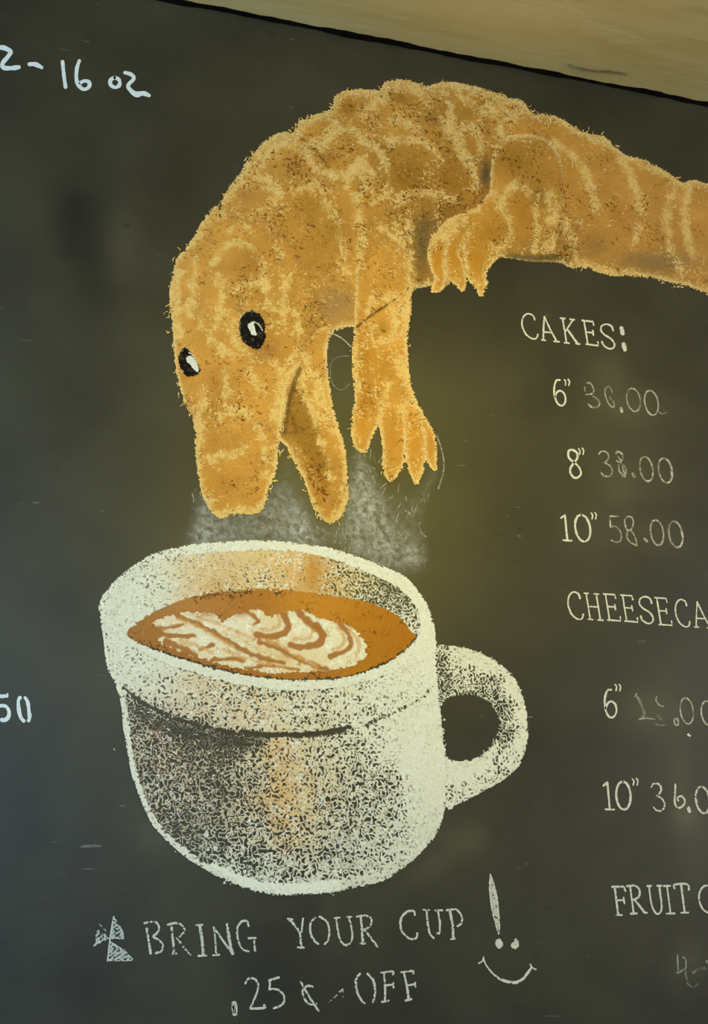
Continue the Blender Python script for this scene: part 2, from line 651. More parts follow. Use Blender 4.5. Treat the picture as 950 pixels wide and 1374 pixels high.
def build_floor():
    m, nt, b = mat('floor_concrete')
    pos = nd(nt, 'ShaderNodeNewGeometry').outputs['Position']
    c = mixc(nt, remap(nt, noise(nt, pos, 4, 5), 0.3, 0.7), L4((105, 98, 86)), L4((138, 130, 116)))
    nt.links.new(c, b.inputs['Base Color'])
    b.inputs['Roughness'].default_value = 0.6
    v = [(X0, -3.6, 0), (X1, -3.6, 0), (X1, 0, 0), (X0, 0, 0)]
    tag(mesh_obj('floor', v, [(0, 1, 2, 3)], m, None), 'plain grey brown concrete floor', 'floor', kind='structure')


build_floor()

# ------------------------------------------------------------------ chalk steam between the mouth and the cup
steam = Patch([(228, 748), (246, 700), (258, 650), (300, 640), (368, 640), (383, 596), (405, 640), (440, 690), (470, 600),
               (492, 598), (512, 640), (560, 650), (590, 596), (597, 632), (580, 668), (574, 700), (580, 738), (572, 778), (520, 790),
               (420, 770), (300, 765), (230, 770)], step=2.4, rough=14, edge=16, seed=3, pad=2)
steam.col[:] = lin((205, 204, 196))
steam.cov[:] = 0.035
for (x, y, rx, ry, an, k) in [(268, 705, 18, 45, 8, .34), (300, 715, 26, 22, 0, .26), (345, 705, 40, 30, 0, .2), (402, 712, 16, 40, 8, .36),
                              (375, 640, 14, 40, 0, .16), (385, 690, 24, 30, 0, .24), (478, 690, 16, 60, -4, .4), (500, 670, 16, 60, -8, .34),
                              (515, 730, 20, 30, 0, .34), (548, 745, 22, 22, 0, .36), (570, 745, 12, 20, 0, .24), (485, 620, 20, 22, 0, .22),
                              (575, 640, 9, 36, 10, .3), (545, 700, 40, 30, 0, .14), (440, 725, 40, 14, 0, .16)]:
    c, n = math.cos(math.radians(an)), math.sin(math.radians(an))
    u = ((steam.x - x) * c + (steam.y - y) * n) / rx
    v = (-(steam.x - x) * n + (steam.y - y) * c) / ry
    steam.cov += k * np.exp(-(u * u + v * v))
steam.dab(450, 735, 16, 14, cov=0.05).dab(536, 690, 14, 26, 0.7, cov=0.04).line([(502, 690), (520, 722), (538, 745)], 3, 2, 0.7, cov=0.08)
steam.cov *= 0.95 * (0.75 + 0.5 * vnoise(steam.x, steam.y, 9, 44))
steam.cov *= np.clip(steam.sd / 24.0, 0, 1) ** 1.3
steam.lit[:] = 0.2
steam.dark[:] = 0.12
t_steam = thing('steam_drawing', (415, 765), 'rubbed grey chalk steam rising between the cup and the open jaws', 'drawing')
steam.build('steam_haze', M['smoke'], t_steam, 0.3)
rb = Ribbons()
for k in range(190):
    x, y = random.uniform(250, 578), random.uniform(660, 762)
    if random.random() < 0.35:
        x, y = random.gauss(490, 18), random.uniform(610, 745)
    a, l = random.gauss(1.75, 0.5), random.uniform(5, 14)
    rb.stroke([(x, y), (x + math.cos(a) * l * .5 + random.uniform(-2, 2), y - math.sin(a) * l * .5), (x + math.cos(a) * l, y - math.sin(a) * l)],
              random.uniform(1.0, 1.8), (206, 205, 196), random.uniform(.2, .5), 3)
rb.stroke([(586, 585), (594, 610), (595, 632), (588, 656)], 2.2, (200, 200, 190), .5)
rb.stroke([(500, 690), (513, 722), (531, 748)], 2.2, (200, 200, 190), .45)
rb.stroke([(444, 447), (458, 454), (471, 466)], 1.8, (215, 213, 200), .75)
rb.stroke([(468, 478), (452, 480), (443, 492), (446, 515), (458, 524), (469, 515)], 1.3, (190, 188, 178), .35)
tag(rb.build('steam_strokes', M['smoke'], t_steam, 0.45), kind='stuff')

# ------------------------------------------------------------------ the croissant crocodile
croc = thing('crocodile_drawing', (445, 702),
             'ochre chalk drawing of a croissant-shaped crocodile leaning its open jaws over a cup', 'drawing')
HI = (236, 200, 122)
OCH = (212, 154, 68)


def bake(p, seed, lit=0.2, dark=0.14, edge_lit=0.6, edge_w=7.0):
    """common look of the pastel: mottled light, fuzzy pale rim"""
    lum = p.col @ np.array([0.3, 0.59, 0.11])
    o = lin(OCH) / (lin(OCH) @ np.array([0.3, 0.59, 0.11]))
    p.col += (lum[:, None] * o - p.col) * 0.75          # the same stick of ochre everywhere
    n = vnoise(p.x, p.y, 14, seed)
    n2 = vnoise(p.x, p.y, 34, seed + 1)
    p.lit = np.clip(lit - 0.09 + (n - 0.5) * 0.4 + (n2 - 0.5) * 0.3, 0.02, 1)
    p.dark = np.clip(dark + 0.04 + (vnoise(p.x, p.y, 18, seed + 2) - 0.55) * 0.4, 0, 1)
    e = np.clip(1 - p.sd / edge_w, 0, 1)
    p.lit = np.maximum(p.lit, edge_lit * e)
    p.col += (lin((244, 220, 160)) - p.col) * (0.6 * e * (edge_lit > 0.3))[:, None]
    p.col *= (0.84 + 0.2 * vnoise(p.x, p.y, 24, seed + 5) + 0.12 * vnoise(p.x, p.y, 9, seed + 6))[:, None]


def highlights(p, lines, width=4.0, k=0.75, lit=0.62, c=HI):
    for l in lines:
        m = np.clip(1.7 * vnoise(p.x, p.y, 11, 401) - 0.1, 0, 1)
        p.line(l, width * 0.4, width * 1.5, k * 0.95 * m, colr=c, wob=6)
        p.line(l, width * 1.0, width * 2.2, k * (0.35 + 0.65 * m), lit=lit * 1.15, wob=7)


def shades(p, dabs):
    for (x, y, rx, ry, an, k, c) in dabs:
        p.dab(x, y, rx, ry, min(1, k * 1.25), an, colr=tuple(0.93 * v for v in c))
        p.dab(x, y, rx * 0.9, ry * 0.9, min(1, k), an, lit=0.06)


# --- tail
TAIL = [(700, 150), (713, 150), (738, 154), (757, 162), (776, 175), (789, 180), (808, 182), (824, 196), (839, 208), (865, 215),
        (884, 225), (903, 237), (915, 245), (928, 242), (952, 247), (990, 262), (1030, 292), (1075, 322), (1112, 352), (1080, 384),
        (1030, 402), (990, 404), (952, 397), (928, 386), (896, 378), (868, 372), (820, 370), (792, 362), (770, 356), (748, 352), (735, 300), (715, 220)]
p = Patch(TAIL, seed=11)
p.tones([(760, 240, (196, 142, 56)), (800, 290, (204, 150, 80)), (850, 300, (208, 150, 84)), (900, 320, (208, 152, 90)),
         (950, 320, (205, 148, 88)), (820, 220, (202, 158, 84)), (780, 340, (176, 140, 78)), (880, 355, (160, 132, 84)), (940, 360, (180, 142, 92)), (1060, 350, (205, 148, 88))], 34)
bake(p, 51)
highlights(p, [[(757, 164), (790, 184), (815, 190), (840, 212), (880, 226), (912, 248)], [(742, 190), (775, 215), (792, 250), (800, 280)],
               [(836, 218), (850, 245), (858, 290), (850, 330)], [(905, 248), (896, 280), (898, 330), (912, 362)], [(925, 250), (918, 290), (928, 340)],
               [(775, 353), (810, 364), (850, 368), (900, 378), (950, 393)], [(760, 300), (768, 330), (774, 352)]], 4.5)
shades(p, [(870, 352, 40, 12, 3, .5, (140, 118, 76)), (800, 332, 26, 16, 10, .4, (150, 118, 66)), (830, 290, 20, 24, 0, .4, (196, 138, 62)), (760, 345, 8, 14, 0, .7, (86, 70, 40))])
p.dab(905, 350, 34, 10, .5, colr=(150, 128, 90))
p.line([(696, 140), (706, 180), (716, 230), (728, 300), (738, 356)], 10, 40, 1.0, cov=0.0, wob=14)
p.build('tail', M['pastel'], croc, 0.70)

# --- torso
TORSO = [(296, 290), (300, 264), (310, 248), (322, 234), (329, 219), (342, 205), (349, 194), (359, 187), (371, 180), (384, 177), (394, 178),
         (398, 170), (404, 162), (419, 156), (434, 150), (446, 146), (450, 129), (472, 120), (507, 121), (516, 111), (528, 107), (548, 108),
         (570, 116), (586, 112), (602, 110), (627, 114), (653, 121), (675, 129), (698, 134), (706, 141), (714, 152), (735, 156), (757, 166), (778, 200), (784, 280),
         (778, 357), (748, 352), (710, 351), (680, 346), (655, 350), (620, 366), (600, 384), (580, 384), (566, 386), (552, 394), (548, 430),
         (500, 446), (473, 439), (446, 448), (434, 482), (402, 504), (362, 470), (330, 400), (300, 340)]
p = Patch(TORSO, seed=12)
p.tones([(330, 270, (206, 152, 86)), (370, 220, (204, 156, 82)), (410, 280, (202, 150, 66)), (430, 200, (204, 156, 74)), (470, 150, (198, 146, 62)),
         (480, 250, (198, 148, 62)), (540, 140, (204, 158, 74)), (540, 230, (182, 132, 48)), (600, 180, (186, 138, 52)), (610, 240, (182, 130, 46)),
         (660, 150, (196, 150, 64)), (690, 220, (196, 142, 54)), (560, 300, (164, 126, 60)), (500, 330, (204, 154, 70)), (440, 350, (200, 148, 66)),
         (455, 410, (178, 144, 92)), (520, 390, (206, 158, 78)), (570, 350, (140, 112, 62)), (610, 330, (180, 130, 50))], 30)
bake(p, 61, 0.32, 0.2, 0.85, 10)
highlights(p, [
    [(303, 262), (330, 236), (350, 205), (372, 188), (396, 182)],
    [(308, 262), (320, 246), (345, 238), (365, 246), (372, 262)], [(350, 230), (360, 204), (385, 194), (410, 206), (422, 226)],
    [(398, 182), (412, 165), (440, 158), (452, 168)], [(404, 200), (420, 192), (436, 196)],
    [(432, 200), (444, 180), (470, 174), (488, 190), (508, 204), (517, 226), (519, 256)],
    [(425, 225), (440, 235), (466, 232), (482, 218)], [(466, 250), (470, 234), (486, 226), (488, 250), (480, 270)],
    [(452, 138), (456, 128), (480, 124), (508, 126)], [(490, 150), (510, 132), (530, 118), (552, 118), (568, 130), (580, 146)],
    [(500, 140), (525, 128), (546, 124)], [(585, 120), (600, 130), (606, 150), (602, 170)], [(604, 116), (640, 124), (680, 136), (705, 146)],
    [(525, 160), (540, 166), (560, 172)], [(524, 190), (548, 186), (575, 194), (592, 214)], [(590, 160), (610, 190), (630, 215), (640, 250)],
    [(608, 175), (625, 170), (640, 180), (645, 205)], [(616, 180), (618, 200), (626, 222)], [(540, 262), (580, 260), (610, 268)],
    [(652, 140), (668, 160), (672, 180)], [(620, 130), (640, 145), (665, 150), (690, 156)],
    [(476, 262), (482, 290), (486, 320), (482, 350), (488, 380)], [(500, 300), (520, 310), (532, 320)],
    [(536, 300), (540, 330), (544, 360), (546, 392)], [(548, 300), (550, 340), (550, 388)], [(520, 330), (512, 350), (520, 372)],
    [(440, 280), (452, 300), (458, 330), (462, 360)], [(420, 258), (432, 270)], [(395, 258), (420, 248), (436, 258)],
    [(500, 270), (520, 262), (536, 272)], [(470, 370), (486, 390), (500, 410)], [(515, 400), (535, 385), (548, 372)], [(484, 215), (500, 235), (505, 260)]], 4.2)
shades(p, [(468, 145, 14, 12, 0, .9, (186, 130, 48)), (536, 131, 18, 8, 12, .9, (182, 128, 46)), (440, 212, 14, 12, 0, .6, (176, 126, 56)),
           (545, 235, 26, 22, 0, .7, (172, 122, 40)), (608, 245, 22, 20, 0, .6, (176, 124, 40)), (580, 160, 16, 12, 0, .6, (164, 118, 46)),
           (625, 150, 14, 10, 0, .4, (170, 124, 44)), (415, 282, 24, 26, 0, .6, (190, 136, 50)), (330, 265, 18, 12, 0, .5, (182, 132, 72)),
           (390, 222, 16, 14, 20, .5, (184, 132, 62)), (450, 310, 16, 24, 0, .4, (188, 136, 54)), (500, 300, 10, 10, 0, .5, (186, 130, 44)), (435, 330, 26, 36, 20, .5, (192, 140, 58))])
p.dab(652, 234, 9, 22, .95, 4, colr=(92, 80, 52)).dab(652, 234, 8, 20, .9, 4, lit=0.0, dark=0.3)
p.dab(566, 330, 10, 36, .9, 2, colr=(112, 98, 58)).dab(566, 330, 11, 40, .9, 2, lit=0.05, dark=0.35)
p.dab(572, 305, 18, 12, .8, -30, colr=(116, 98, 56)).dab(600, 285, 24, 8, .5, -20, colr=(130, 98, 48), dark=0.5)
p.dab(452, 408, 22, 20, .6, 0, colr=(160, 132, 92)).dab(450, 405, 30, 26, .7, 0, lit=0.1)
p.line([(492, 186), (508, 196), (528, 200)], 1.5, 1.5, .7, colr=(96, 64, 24))
p.line([(404, 186), (420, 198), (434, 216)], 1.5, 1.5, .7, colr=(96, 64, 24))
p.line([(472, 444), (500, 422), (530, 402), (549, 386)], 1.5, 1.2, .8, colr=(84, 60, 26))
p.build('torso', M['pastel'], croc, 0.60)

# --- hind leg with its paw
HIND = [(659, 222), (662, 205), (668, 191), (684, 182), (706, 180), (730, 186), (748, 205), (758, 240), (757, 290), (758, 346), (745, 352), (715, 351),
        (690, 348), (669, 344), (658, 352), (645, 366), (634, 370), (622, 366), (606, 366), (588, 364), (580, 352), (574, 336), (578, 320), (586, 311), (595, 299), (611, 289), (636, 280), (645, 271), (656, 258), (658, 240)]
p = Patch(HIND, seed=13)
p.tones([(690, 210, (190, 138, 50)), (730, 230, (186, 136, 52)), (700, 260, (198, 148, 58)), (660, 290, (206, 150, 54)), (620, 310, (206, 150, 50)),
         (700, 310, (200, 142, 52)), (740, 310, (190, 146, 66)), (730, 345, (112, 96, 60)), (690, 338, (160, 124, 64))], 22)
bake(p, 71, 0.2, 0.16, 0.55, 5)
highlights(p, [[(661, 236), (661, 212), (668, 194), (686, 184), (712, 184)], [(662, 262), (680, 250), (700, 248), (712, 262), (720, 290), (722, 320), (718, 338)],
               [(742, 254), (746, 280), (745, 310), (738, 334)], [(734, 260), (738, 300), (732, 336)], [(690, 248), (676, 266), (668, 280)],
               [(676, 285), (684, 300), (686, 312), (680, 322)], [(582, 330), (596, 304), (620, 290), (648, 276)], [(594, 318), (606, 305), (622, 300)],
               [(624, 330), (630, 312), (634, 305)], [(606, 345), (602, 325), (610, 312)], [(655, 345), (668, 336), (680, 330)]], 4)
shades(p, [(690, 215, 20, 16, 0, .5, (178, 128, 44)), (722, 262, 10, 16, -20, .5, (158, 120, 50)), (625, 305, 14, 8, 0, .5, (202, 144, 40)), (700, 285, 12, 22, 0, .6, (196, 138, 44)), (655, 318, 16, 16, 0, .6, (200, 142, 44))])
p.line([(682, 345), (705, 347), (735, 348), (756, 343)], 5, 4, .75, colr=(98, 86, 54), lit=.1)
p.line([(684, 347), (715, 351), (748, 352)], 1.2, 1.2, .8, colr=(190, 160, 96))
p.line([(762, 200), (764, 250), (764, 300), (762, 338)], 6, 14, 1.0, cov=0.0, wob=10)
hind = p.build('hind_leg', M['pastel'], croc, 0.82)
for i, (outl, sh) in enumerate([
        ([(574, 336), (576, 358), (582, 375), (578, 391), (585, 394), (594, 388), (599, 374), (596, 350), (600, 325), (590, 315), (579, 320)], (588, 345)),
        ([(601, 322), (596, 345), (599, 374), (609, 381), (617, 391), (624, 388), (626, 374), (622, 352), (616, 340), (622, 318), (612, 312)], (608, 345)),
        ([(622, 320), (622, 345), (627, 375), (636, 383), (642, 396), (649, 397), (653, 383), (653, 368), (661, 354), (669, 344), (660, 325), (640, 312)], (640, 345))]):
    q = Patch(outl, seed=80 + i, step=1.4)
    q.col[:] = lin((206, 150, 52))
    bake(q, 82 + i, 0.3, 0.14, 0.9, 6)
    q.dab(sh[0], sh[1], 6, 18, .9, 0, colr=(200, 138, 36), lit=0.05, dark=.1)
    q.cov *= np.clip((q.y - q.y.min() - 4) / 22.0, 0, 1)
    q.build('toe', M['pastel'], hind, 0.98 + 0.05 * i)

# --- head with the long upper snout
HEAD = [(301, 270), (284, 280), (270, 299), (260, 317), (250, 332), (238, 346), (232, 364), (228, 388), (227, 410), (230, 432), (232, 450), (234, 477),
        (237, 503), (243, 527), (250, 546), (260, 571), (262, 606), (266, 638), (272, 666), (284, 688), (298, 696), (311, 690), (326, 691), (340, 690),
        (354, 680), (361, 655), (370, 636), (373, 606), (376, 580), (380, 545), (386, 515), (397, 492), (420, 480), (440, 462), (446, 440),
        (440, 400), (420, 350), (390, 300), (350, 278), (320, 272)]
p = Patch(HEAD, seed=14)
p.tones([(245, 400, (210, 158, 98)), (280, 340, (206, 158, 92)), (330, 310, (208, 154, 80)), (345, 350, (200, 144, 68)), (300, 400, (208, 158, 90)),
         (380, 330, (204, 152, 70)), (400, 400, (200, 156, 82)), (380, 450, (204, 152, 76)), (300, 460, (212, 160, 88)), (260, 540, (206, 146, 82)),
         (300, 530, (212, 156, 82)), (350, 540, (214, 162, 84)), (300, 600, (214, 156, 82)), (350, 610, (212, 156, 78)), (310, 650, (214, 152, 76)), (425, 430, (176, 144, 84)), (345, 660, (214, 158, 80))], 28)
bake(p, 91, 0.24, 0.14, 0.8, 6)
inner = [(430, 470), (446, 440), (440, 400), (420, 350), (390, 300), (350, 278), (320, 272)]
p.line(inner, 8, 44, 1.0, cov=0.0, wob=14)
p.edgecov = np.maximum(p.edgecov * 1.0, 0)
highlights(p, [[(236, 350), (263, 320), (285, 294), (307, 285), (336, 289), (355, 300), (368, 318), (380, 345)],
               [(285, 356), (298, 335), (314, 326), (333, 329), (348, 351), (356, 376), (358, 410)], [(309, 310), (320, 302), (332, 304)],
               [(238, 364), (236, 400), (240, 450)], [(262, 350), (258, 390), (262, 420)], [(294, 370), (296, 400), (292, 440)],
               [(320, 388), (340, 380), (356, 386)], [(304, 420), (310, 446), (326, 468), (342, 484)], [(272, 438), (290, 462), (310, 478)],
               [(240, 415), (252, 412), (256, 424)], [(330, 495), (345, 515), (352, 530)], [(352, 476), (368, 486), (378, 500)],
               [(386, 490), (400, 466), (406, 450)], [(380, 500), (374, 530), (366, 560)], [(392, 500), (382, 522), (377, 560), (374, 600), (370, 630)],
               [(262, 560), (264, 600), (270, 650), (284, 684)], [(285, 692), (310, 686), (342, 686), (358, 668), (366, 640)],
               [(276, 620), (296, 612), (318, 608), (330, 600)], [(290, 560), (312, 553), (334, 552)], [(340, 560), (352, 590), (356, 640)],
               [(272, 520), (266, 560), (272, 590)], [(300, 500), (304, 530), (300, 545)], [(385, 370), (380, 400), (382, 430)], [(350, 370), (362, 395), (366, 415)],
               [(410, 480), (425, 472), (436, 464)], [(395, 420), (402, 446)]], 4.2)
shades(p, [(340, 350, 16, 16, 0, .6, (192, 134, 56)), (290, 520, 14, 24, 5, .6, (200, 140, 64)), (305, 650, 30, 20, 0, .6, (208, 144, 62)), (310, 590, 26, 16, 0, .5, (206, 146, 66)),
           (355, 470, 20, 20, 30, .6, (178, 126, 62)), (345, 395, 16, 10, 0, .4, (190, 140, 58)), (255, 560, 8, 20, 0, .4, (190, 128, 68)), (345, 620, 10, 20, 0, .4, (206, 146, 64)), (372, 310, 14, 20, -30, .4, (186, 134, 54))])
p.dab(322, 412, 6, 12, .6, colr=(140, 104, 54))
p.dab(325, 660, 18, 8, .5, dark=.45)
p.line([(398, 490), (387, 515), (380, 545), (375, 585), (371, 625)], 2.0, 2.5, .85, colr=(240, 212, 150), lit=.5, wob=2)
p.build('head', M['pastel'], croc, 0.90)

# --- lower jaw
JAW = [(390, 490), (380, 510), (372, 545), (369, 572), (371, 588), (382, 597), (389, 609), (402, 635), (411, 653), (418, 676), (430, 695), (443, 702), (456, 695),
       (467, 669), (466, 632), (462, 597), (453, 568), (445, 537), (440, 499), (438, 466), (444, 447), (430, 440), (410, 460)]
p = Patch(JAW, seed=15)
p.tones([(425, 480, (206, 158, 84)), (430, 540, (210, 164, 84)), (395, 560, (168, 126, 58)), (445, 590, (208, 156, 72)), (415, 620, (184, 132, 56)), (445, 660, (206, 148, 66))], 22)
bake(p, 101, 0.26, 0.16, 0.8, 6)
p.fill([(398, 505), (390, 530), (385, 565), (392, 585), (410, 612), (428, 640), (440, 650), (436, 610), (422, 562), (406, 525)], .8, 4, colr=(160, 116, 44), lit=.06, dark=.25)
highlights(p, [[(402, 512), (421, 560), (435, 606), (442, 640)], [(383, 597), (402, 632), (416, 668), (432, 692)], [(444, 698), (460, 682), (464, 640), (460, 600), (448, 560)],
               [(410, 480), (420, 520), (428, 550)], [(398, 470), (394, 500), (384, 525), (378, 570)], [(425, 500), (436, 540), (446, 580)], [(404, 500), (414, 540)]], 4)
p.dab(430, 645, 10, 24, .7, -12, dark=.55, colr=(170, 112, 40))
p.line([(394, 520), (388, 545), (398, 580)], 1.5, 2, .6, colr=(104, 76, 36))
p.line([(402, 496), (393, 518), (387, 546), (382, 580)], 3.0, 3.0, .8, colr=(112, 82, 38), lit=.03, wob=2)
p.build('lower_jaw', M['pastel'], croc, 0.84)

# --- front leg
LEG = [(480, 330), (476, 400), (475, 446), (472, 470), (473, 503), (476, 533), (473, 560), (478, 582), (494, 584), (506, 570), (518, 596), (540, 606), (556, 612), (572, 614), (583, 610), (584, 588), (573, 563), (560, 539),
       (551, 517), (548, 490), (547, 459), (550, 421), (551, 391), (549, 350), (540, 320), (505, 312)]
p = Patch(LEG, seed=16)
p.tones([(510, 350, (206, 156, 70)), (500, 420, (210, 156, 70)), (530, 420, (212, 166, 84)), (490, 500, (204, 142, 50)), (525, 500, (208, 152, 62)), (490, 550, (200, 138, 46)), (540, 560, (212, 164, 80))], 22)
bake(p, 111, 0.34, 0.14, 0.8, 6)
p.line([(476, 345), (490, 318), (520, 308), (548, 325)], 16, 20, 1.0, cov=0.0, wob=10)
highlights(p, [[(477, 450), (476, 500), (480, 535), (476, 570)], [(546, 395), (544, 440), (545, 480), (548, 515), (566, 552), (580, 585)], [(500, 400), (496, 425), (506, 445)],
               [(520, 400), (530, 430), (524, 455), (490, 462)], [(530, 400), (540, 420)], [(535, 470), (538, 500)], [(520, 520), (512, 545), (508, 570)], [(545, 540), (540, 560), (545, 580)]], 4.2)
shades(p, [(492, 480, 10, 22, 0, .5, (204, 138, 40)), (488, 545, 9, 22, 0, .7, (200, 132, 34)), (515, 490, 10, 16, 0, .4, (204, 144, 48)), (512, 440, 8, 10, 0, .5, (190, 136, 50))])
p.line([(472, 444), (500, 422), (530, 402), (549, 386)], 1.6, 1.2, .85, colr=(84, 60, 26), wob=1)
leg = p.build('front_leg', M['pastel'], croc, 0.86)
for i, (outl, sh) in enumerate([
        ([(476, 535), (472, 566), (472, 588), (478, 604), (491, 607), (499, 588), (507, 570), (512, 545), (495, 530)], (487, 572)),
        ([(508, 560), (513, 599), (513, 629), (522, 647), (532, 640), (541, 624), (544, 605), (545, 570), (530, 545), (514, 545)], (526, 590)),
        ([(541, 570), (543, 612), (548, 632), (558, 651), (566, 638), (571, 615), (572, 585), (562, 560), (550, 552)], (556, 600)),
        ([(562, 556), (570, 590), (571, 617), (584, 632), (586, 612), (584, 588), (574, 564)], (577, 595))]):
    q = Patch(outl, seed=120 + i, step=1.4)
    q.col[:] = lin((210, 156, 64))
    bake(q, 122 + i, 0.3, 0.14, 0.85, 6)
    q.dab(sh[0], sh[1], 6, 18, .7, 0, colr=(206, 142, 44), lit=0.1)
    q.cov *= np.clip((q.y - q.y.min() - 4) / 30.0, 0, 1)
    q.build('toe', M['pastel'], leg, 1.02 + 0.05 * i)

# --- eyes
for (outl, gl, gl2, ring) in [
        ([(321, 440), (325, 424), (336, 417), (348, 421), (355, 436), (356, 452), (352, 464), (343, 470), (332, 464), (324, 455)],
         [(333, 436), (340, 432), (341, 440), (344, 449), (339, 450), (335, 444)], [(340, 432), (347, 436), (352, 444), (349, 446), (344, 440)],
         [(320, 446), (321, 430), (329, 419), (344, 418)]),
        ([(240, 478), (244, 468), (251, 468), (260, 480), (268, 494), (267, 502), (256, 506), (247, 502), (241, 490)],
         [(250, 482), (256, 478), (262, 484), (267, 496), (264, 499), (255, 490)], [(253, 474), (258, 476), (262, 482), (258, 480)],
         [(240, 474), (248, 466), (256, 472)])]:
    e = Patch(outl, seed=131, step=1.2, rough=2, edge=1.2)
    e.col[:] = lin((30, 27, 22))
    e.lit[:] = 0.22
    e.dark[:] = 0.4
    e.line(ring, 2, 3, .8, lit=.55)
    eo = e.build('eye', M['black'], croc, 1.10)
    g = Patch(gl, seed=132, step=1.0, rough=1.5, edge=1.0)
    g.col[:] = lin((226, 228, 220))
    g.lit[:] = .3
    g.build('glint', M['white'], eo, 1.2)
    r2 = Ribbons()
    r2.stroke(gl2[:3], 1.6, (215, 208, 180), .8)
    r2.stroke(ring, 1.6, (196, 178, 132), .6)
    r2.build('eye_rim', M['white'], eo, 1.25)

# --- loose pastel strokes over the body, fuzzy along the back
def worms(name, density_lines, n, layer, spread, cols, wr=(0.9, 1.7), lr=(4, 9), cov=(.6, 1.0), poly=None):
    r = Ribbons()
    L = [spline(l, False, 6) for l in density_lines]
    wt = np.array([len(l) for l in L], float)
    wt /= wt.sum()
    k = 0
    while k < n:
        l = L[RNG.choice(len(L), p=wt)]
        i = RNG.integers(0, len(l) - 1)
        x, y = l[i] + RNG.normal(0, spread, 2)
        tx, ty = l[i + 1] - l[i]
        a = math.atan2(ty, tx) + RNG.normal(0, 0.75)
        ln = RNG.uniform(*lr)
        b = a + RNG.normal(0, 0.9)
        pts = [(x, y), (x + math.cos(a) * ln * .5, y + math.sin(a) * ln * .5),
               (x + math.cos(a) * ln * .5 + math.cos(b) * ln * .5, y + math.sin(a) * ln * .5 + math.sin(b) * ln * .5)]
        c = cols[RNG.integers(0, len(cols))]
        r.stroke(pts, RNG.uniform(*wr), c, RNG.uniform(*cov), 3, taper=.6, lift=0.004)
        k += 1
    return r, name, layer


BACK = [(300, 266), (324, 236), (345, 204), (372, 184), (394, 181), (404, 166), (430, 154), (448, 146), (454, 130), (475, 123), (507, 123), (524, 111), (548, 111),
        (572, 118), (602, 113), (640, 120), (690, 135), (716, 153), (757, 165), (790, 182), (812, 188), (840, 211), (884, 228), (912, 246), (950, 250)]
r, nme, ly = worms('pastel_strokes', [[(x, y + 3) for x, y in BACK]] * 3 + [
    [(432, 200), (444, 180), (470, 174), (488, 190), (508, 204), (517, 226), (519, 256)], [(466, 240), (486, 230), (488, 250), (480, 270)],
    [(590, 160), (610, 190), (630, 215), (640, 250)], [(608, 175), (625, 170), (640, 180), (645, 205)], [(616, 180), (618, 200), (626, 222)], [(585, 120), (600, 130), (606, 150), (602, 170)],
    [(525, 160), (540, 166), (560, 172)], [(540, 262), (580, 260), (610, 268)], [(404, 200), (420, 192), (436, 196)], [(425, 225), (440, 235), (466, 232)],
    [(476, 262), (482, 290), (486, 320), (482, 350), (488, 380)], [(536, 300), (540, 330), (544, 360), (546, 392)], [(340, 245), (365, 246), (400, 240)],
    [(582, 340), (580, 326), (596, 304), (620, 290), (640, 280)], [(640, 385), (632, 370), (622, 350)], [(600, 345), (604, 365), (615, 382)], [(655, 350), (665, 340), (678, 332)], [(650, 385), (648, 365), (656, 350)],
    [(672, 280), (684, 300), (680, 320)], [(742, 254), (746, 280), (740, 330)], [(722, 260), (720, 300), (716, 338)], [(700, 190), (740, 200), (770, 220), (800, 250)],
    [(905, 248), (896, 280), (898, 330), (912, 362)], [(775, 353), (850, 368), (950, 393)], [(770, 300), (810, 300), (840, 280)],
    [(477, 450), (476, 500), (480, 535), (474, 590), (490, 604)], [(546, 395), (544, 440), (548, 515), (580, 585)], [(500, 400), (520, 420), (530, 450), (490, 462)],
    [(515, 600), (520, 640), (540, 620)], [(547, 610), (558, 645), (568, 610)], [(510, 560), (520, 540)],
    [(236, 350), (263, 320), (285, 294), (307, 285), (336, 289), (360, 305)], [(232, 370), (230, 420), (236, 500), (262, 575), (268, 650), (290, 692)],
    [(300, 690), (340, 686), (362, 655), (374, 606)], [(304, 420), (310, 446), (330, 470), (350, 490)], [(386, 490), (380, 525), (375, 580)], [(402, 512), (421, 560), (435, 606)],
    [(383, 597), (402, 632), (420, 680), (442, 698), (462, 680), (464, 620)], [(410, 470), (425, 510), (440, 545)], [(276, 620), (318, 608)], [(272, 520), (264, 560)], [(330, 495), (352, 530)]],
    1700, 1.3, 2.3, [(240, 208, 130), (232, 192, 108), (226, 176, 86), (246, 222, 156)])
tag(r.build(nme, M['pastel'], croc, ly, 0.3, 0.05), kind='stuff')
r, nme, ly = worms('dark_pastel_strokes', [
    [(370, 215), (395, 225), (405, 245)], [(404, 190), (424, 200)], [(520, 160), (560, 150), (600, 160)], [(530, 280), (560, 262), (610, 268)], [(590, 280), (620, 270), (645, 262)], [(560, 300), (580, 310)],
    [(660, 190), (700, 230), (750, 260)], [(470, 190), (440, 210)], [(560, 180), (600, 200), (630, 230)], [(640, 170), (650, 200)], [(690, 310), (700, 285)], [(756, 250), (760, 310), (757, 345)],
    [(820, 270), (850, 300), (870, 260)], [(320, 400), (330, 380), (350, 360)], [(330, 500), (310, 540), (330, 560)], [(310, 650), (330, 665)], [(425, 620), (438, 660)], [(395, 530), (410, 590)], [(360, 330), (372, 360)], [(270, 340), (290, 340)], [(500, 440), (520, 480)], [(500, 520), (530, 560)], [(420, 420), (410, 500)],
    [(370, 470), (380, 480)], [(575, 340), (572, 310)]], 430, 1.28, 8.0, [(120, 74, 24), (138, 88, 32), (96, 60, 20)], (0.8, 1.4), (3, 7), (.5, .9))
tag(r.build(nme, M['pastel'], croc, ly, 0.0, 0.2), kind='stuff')

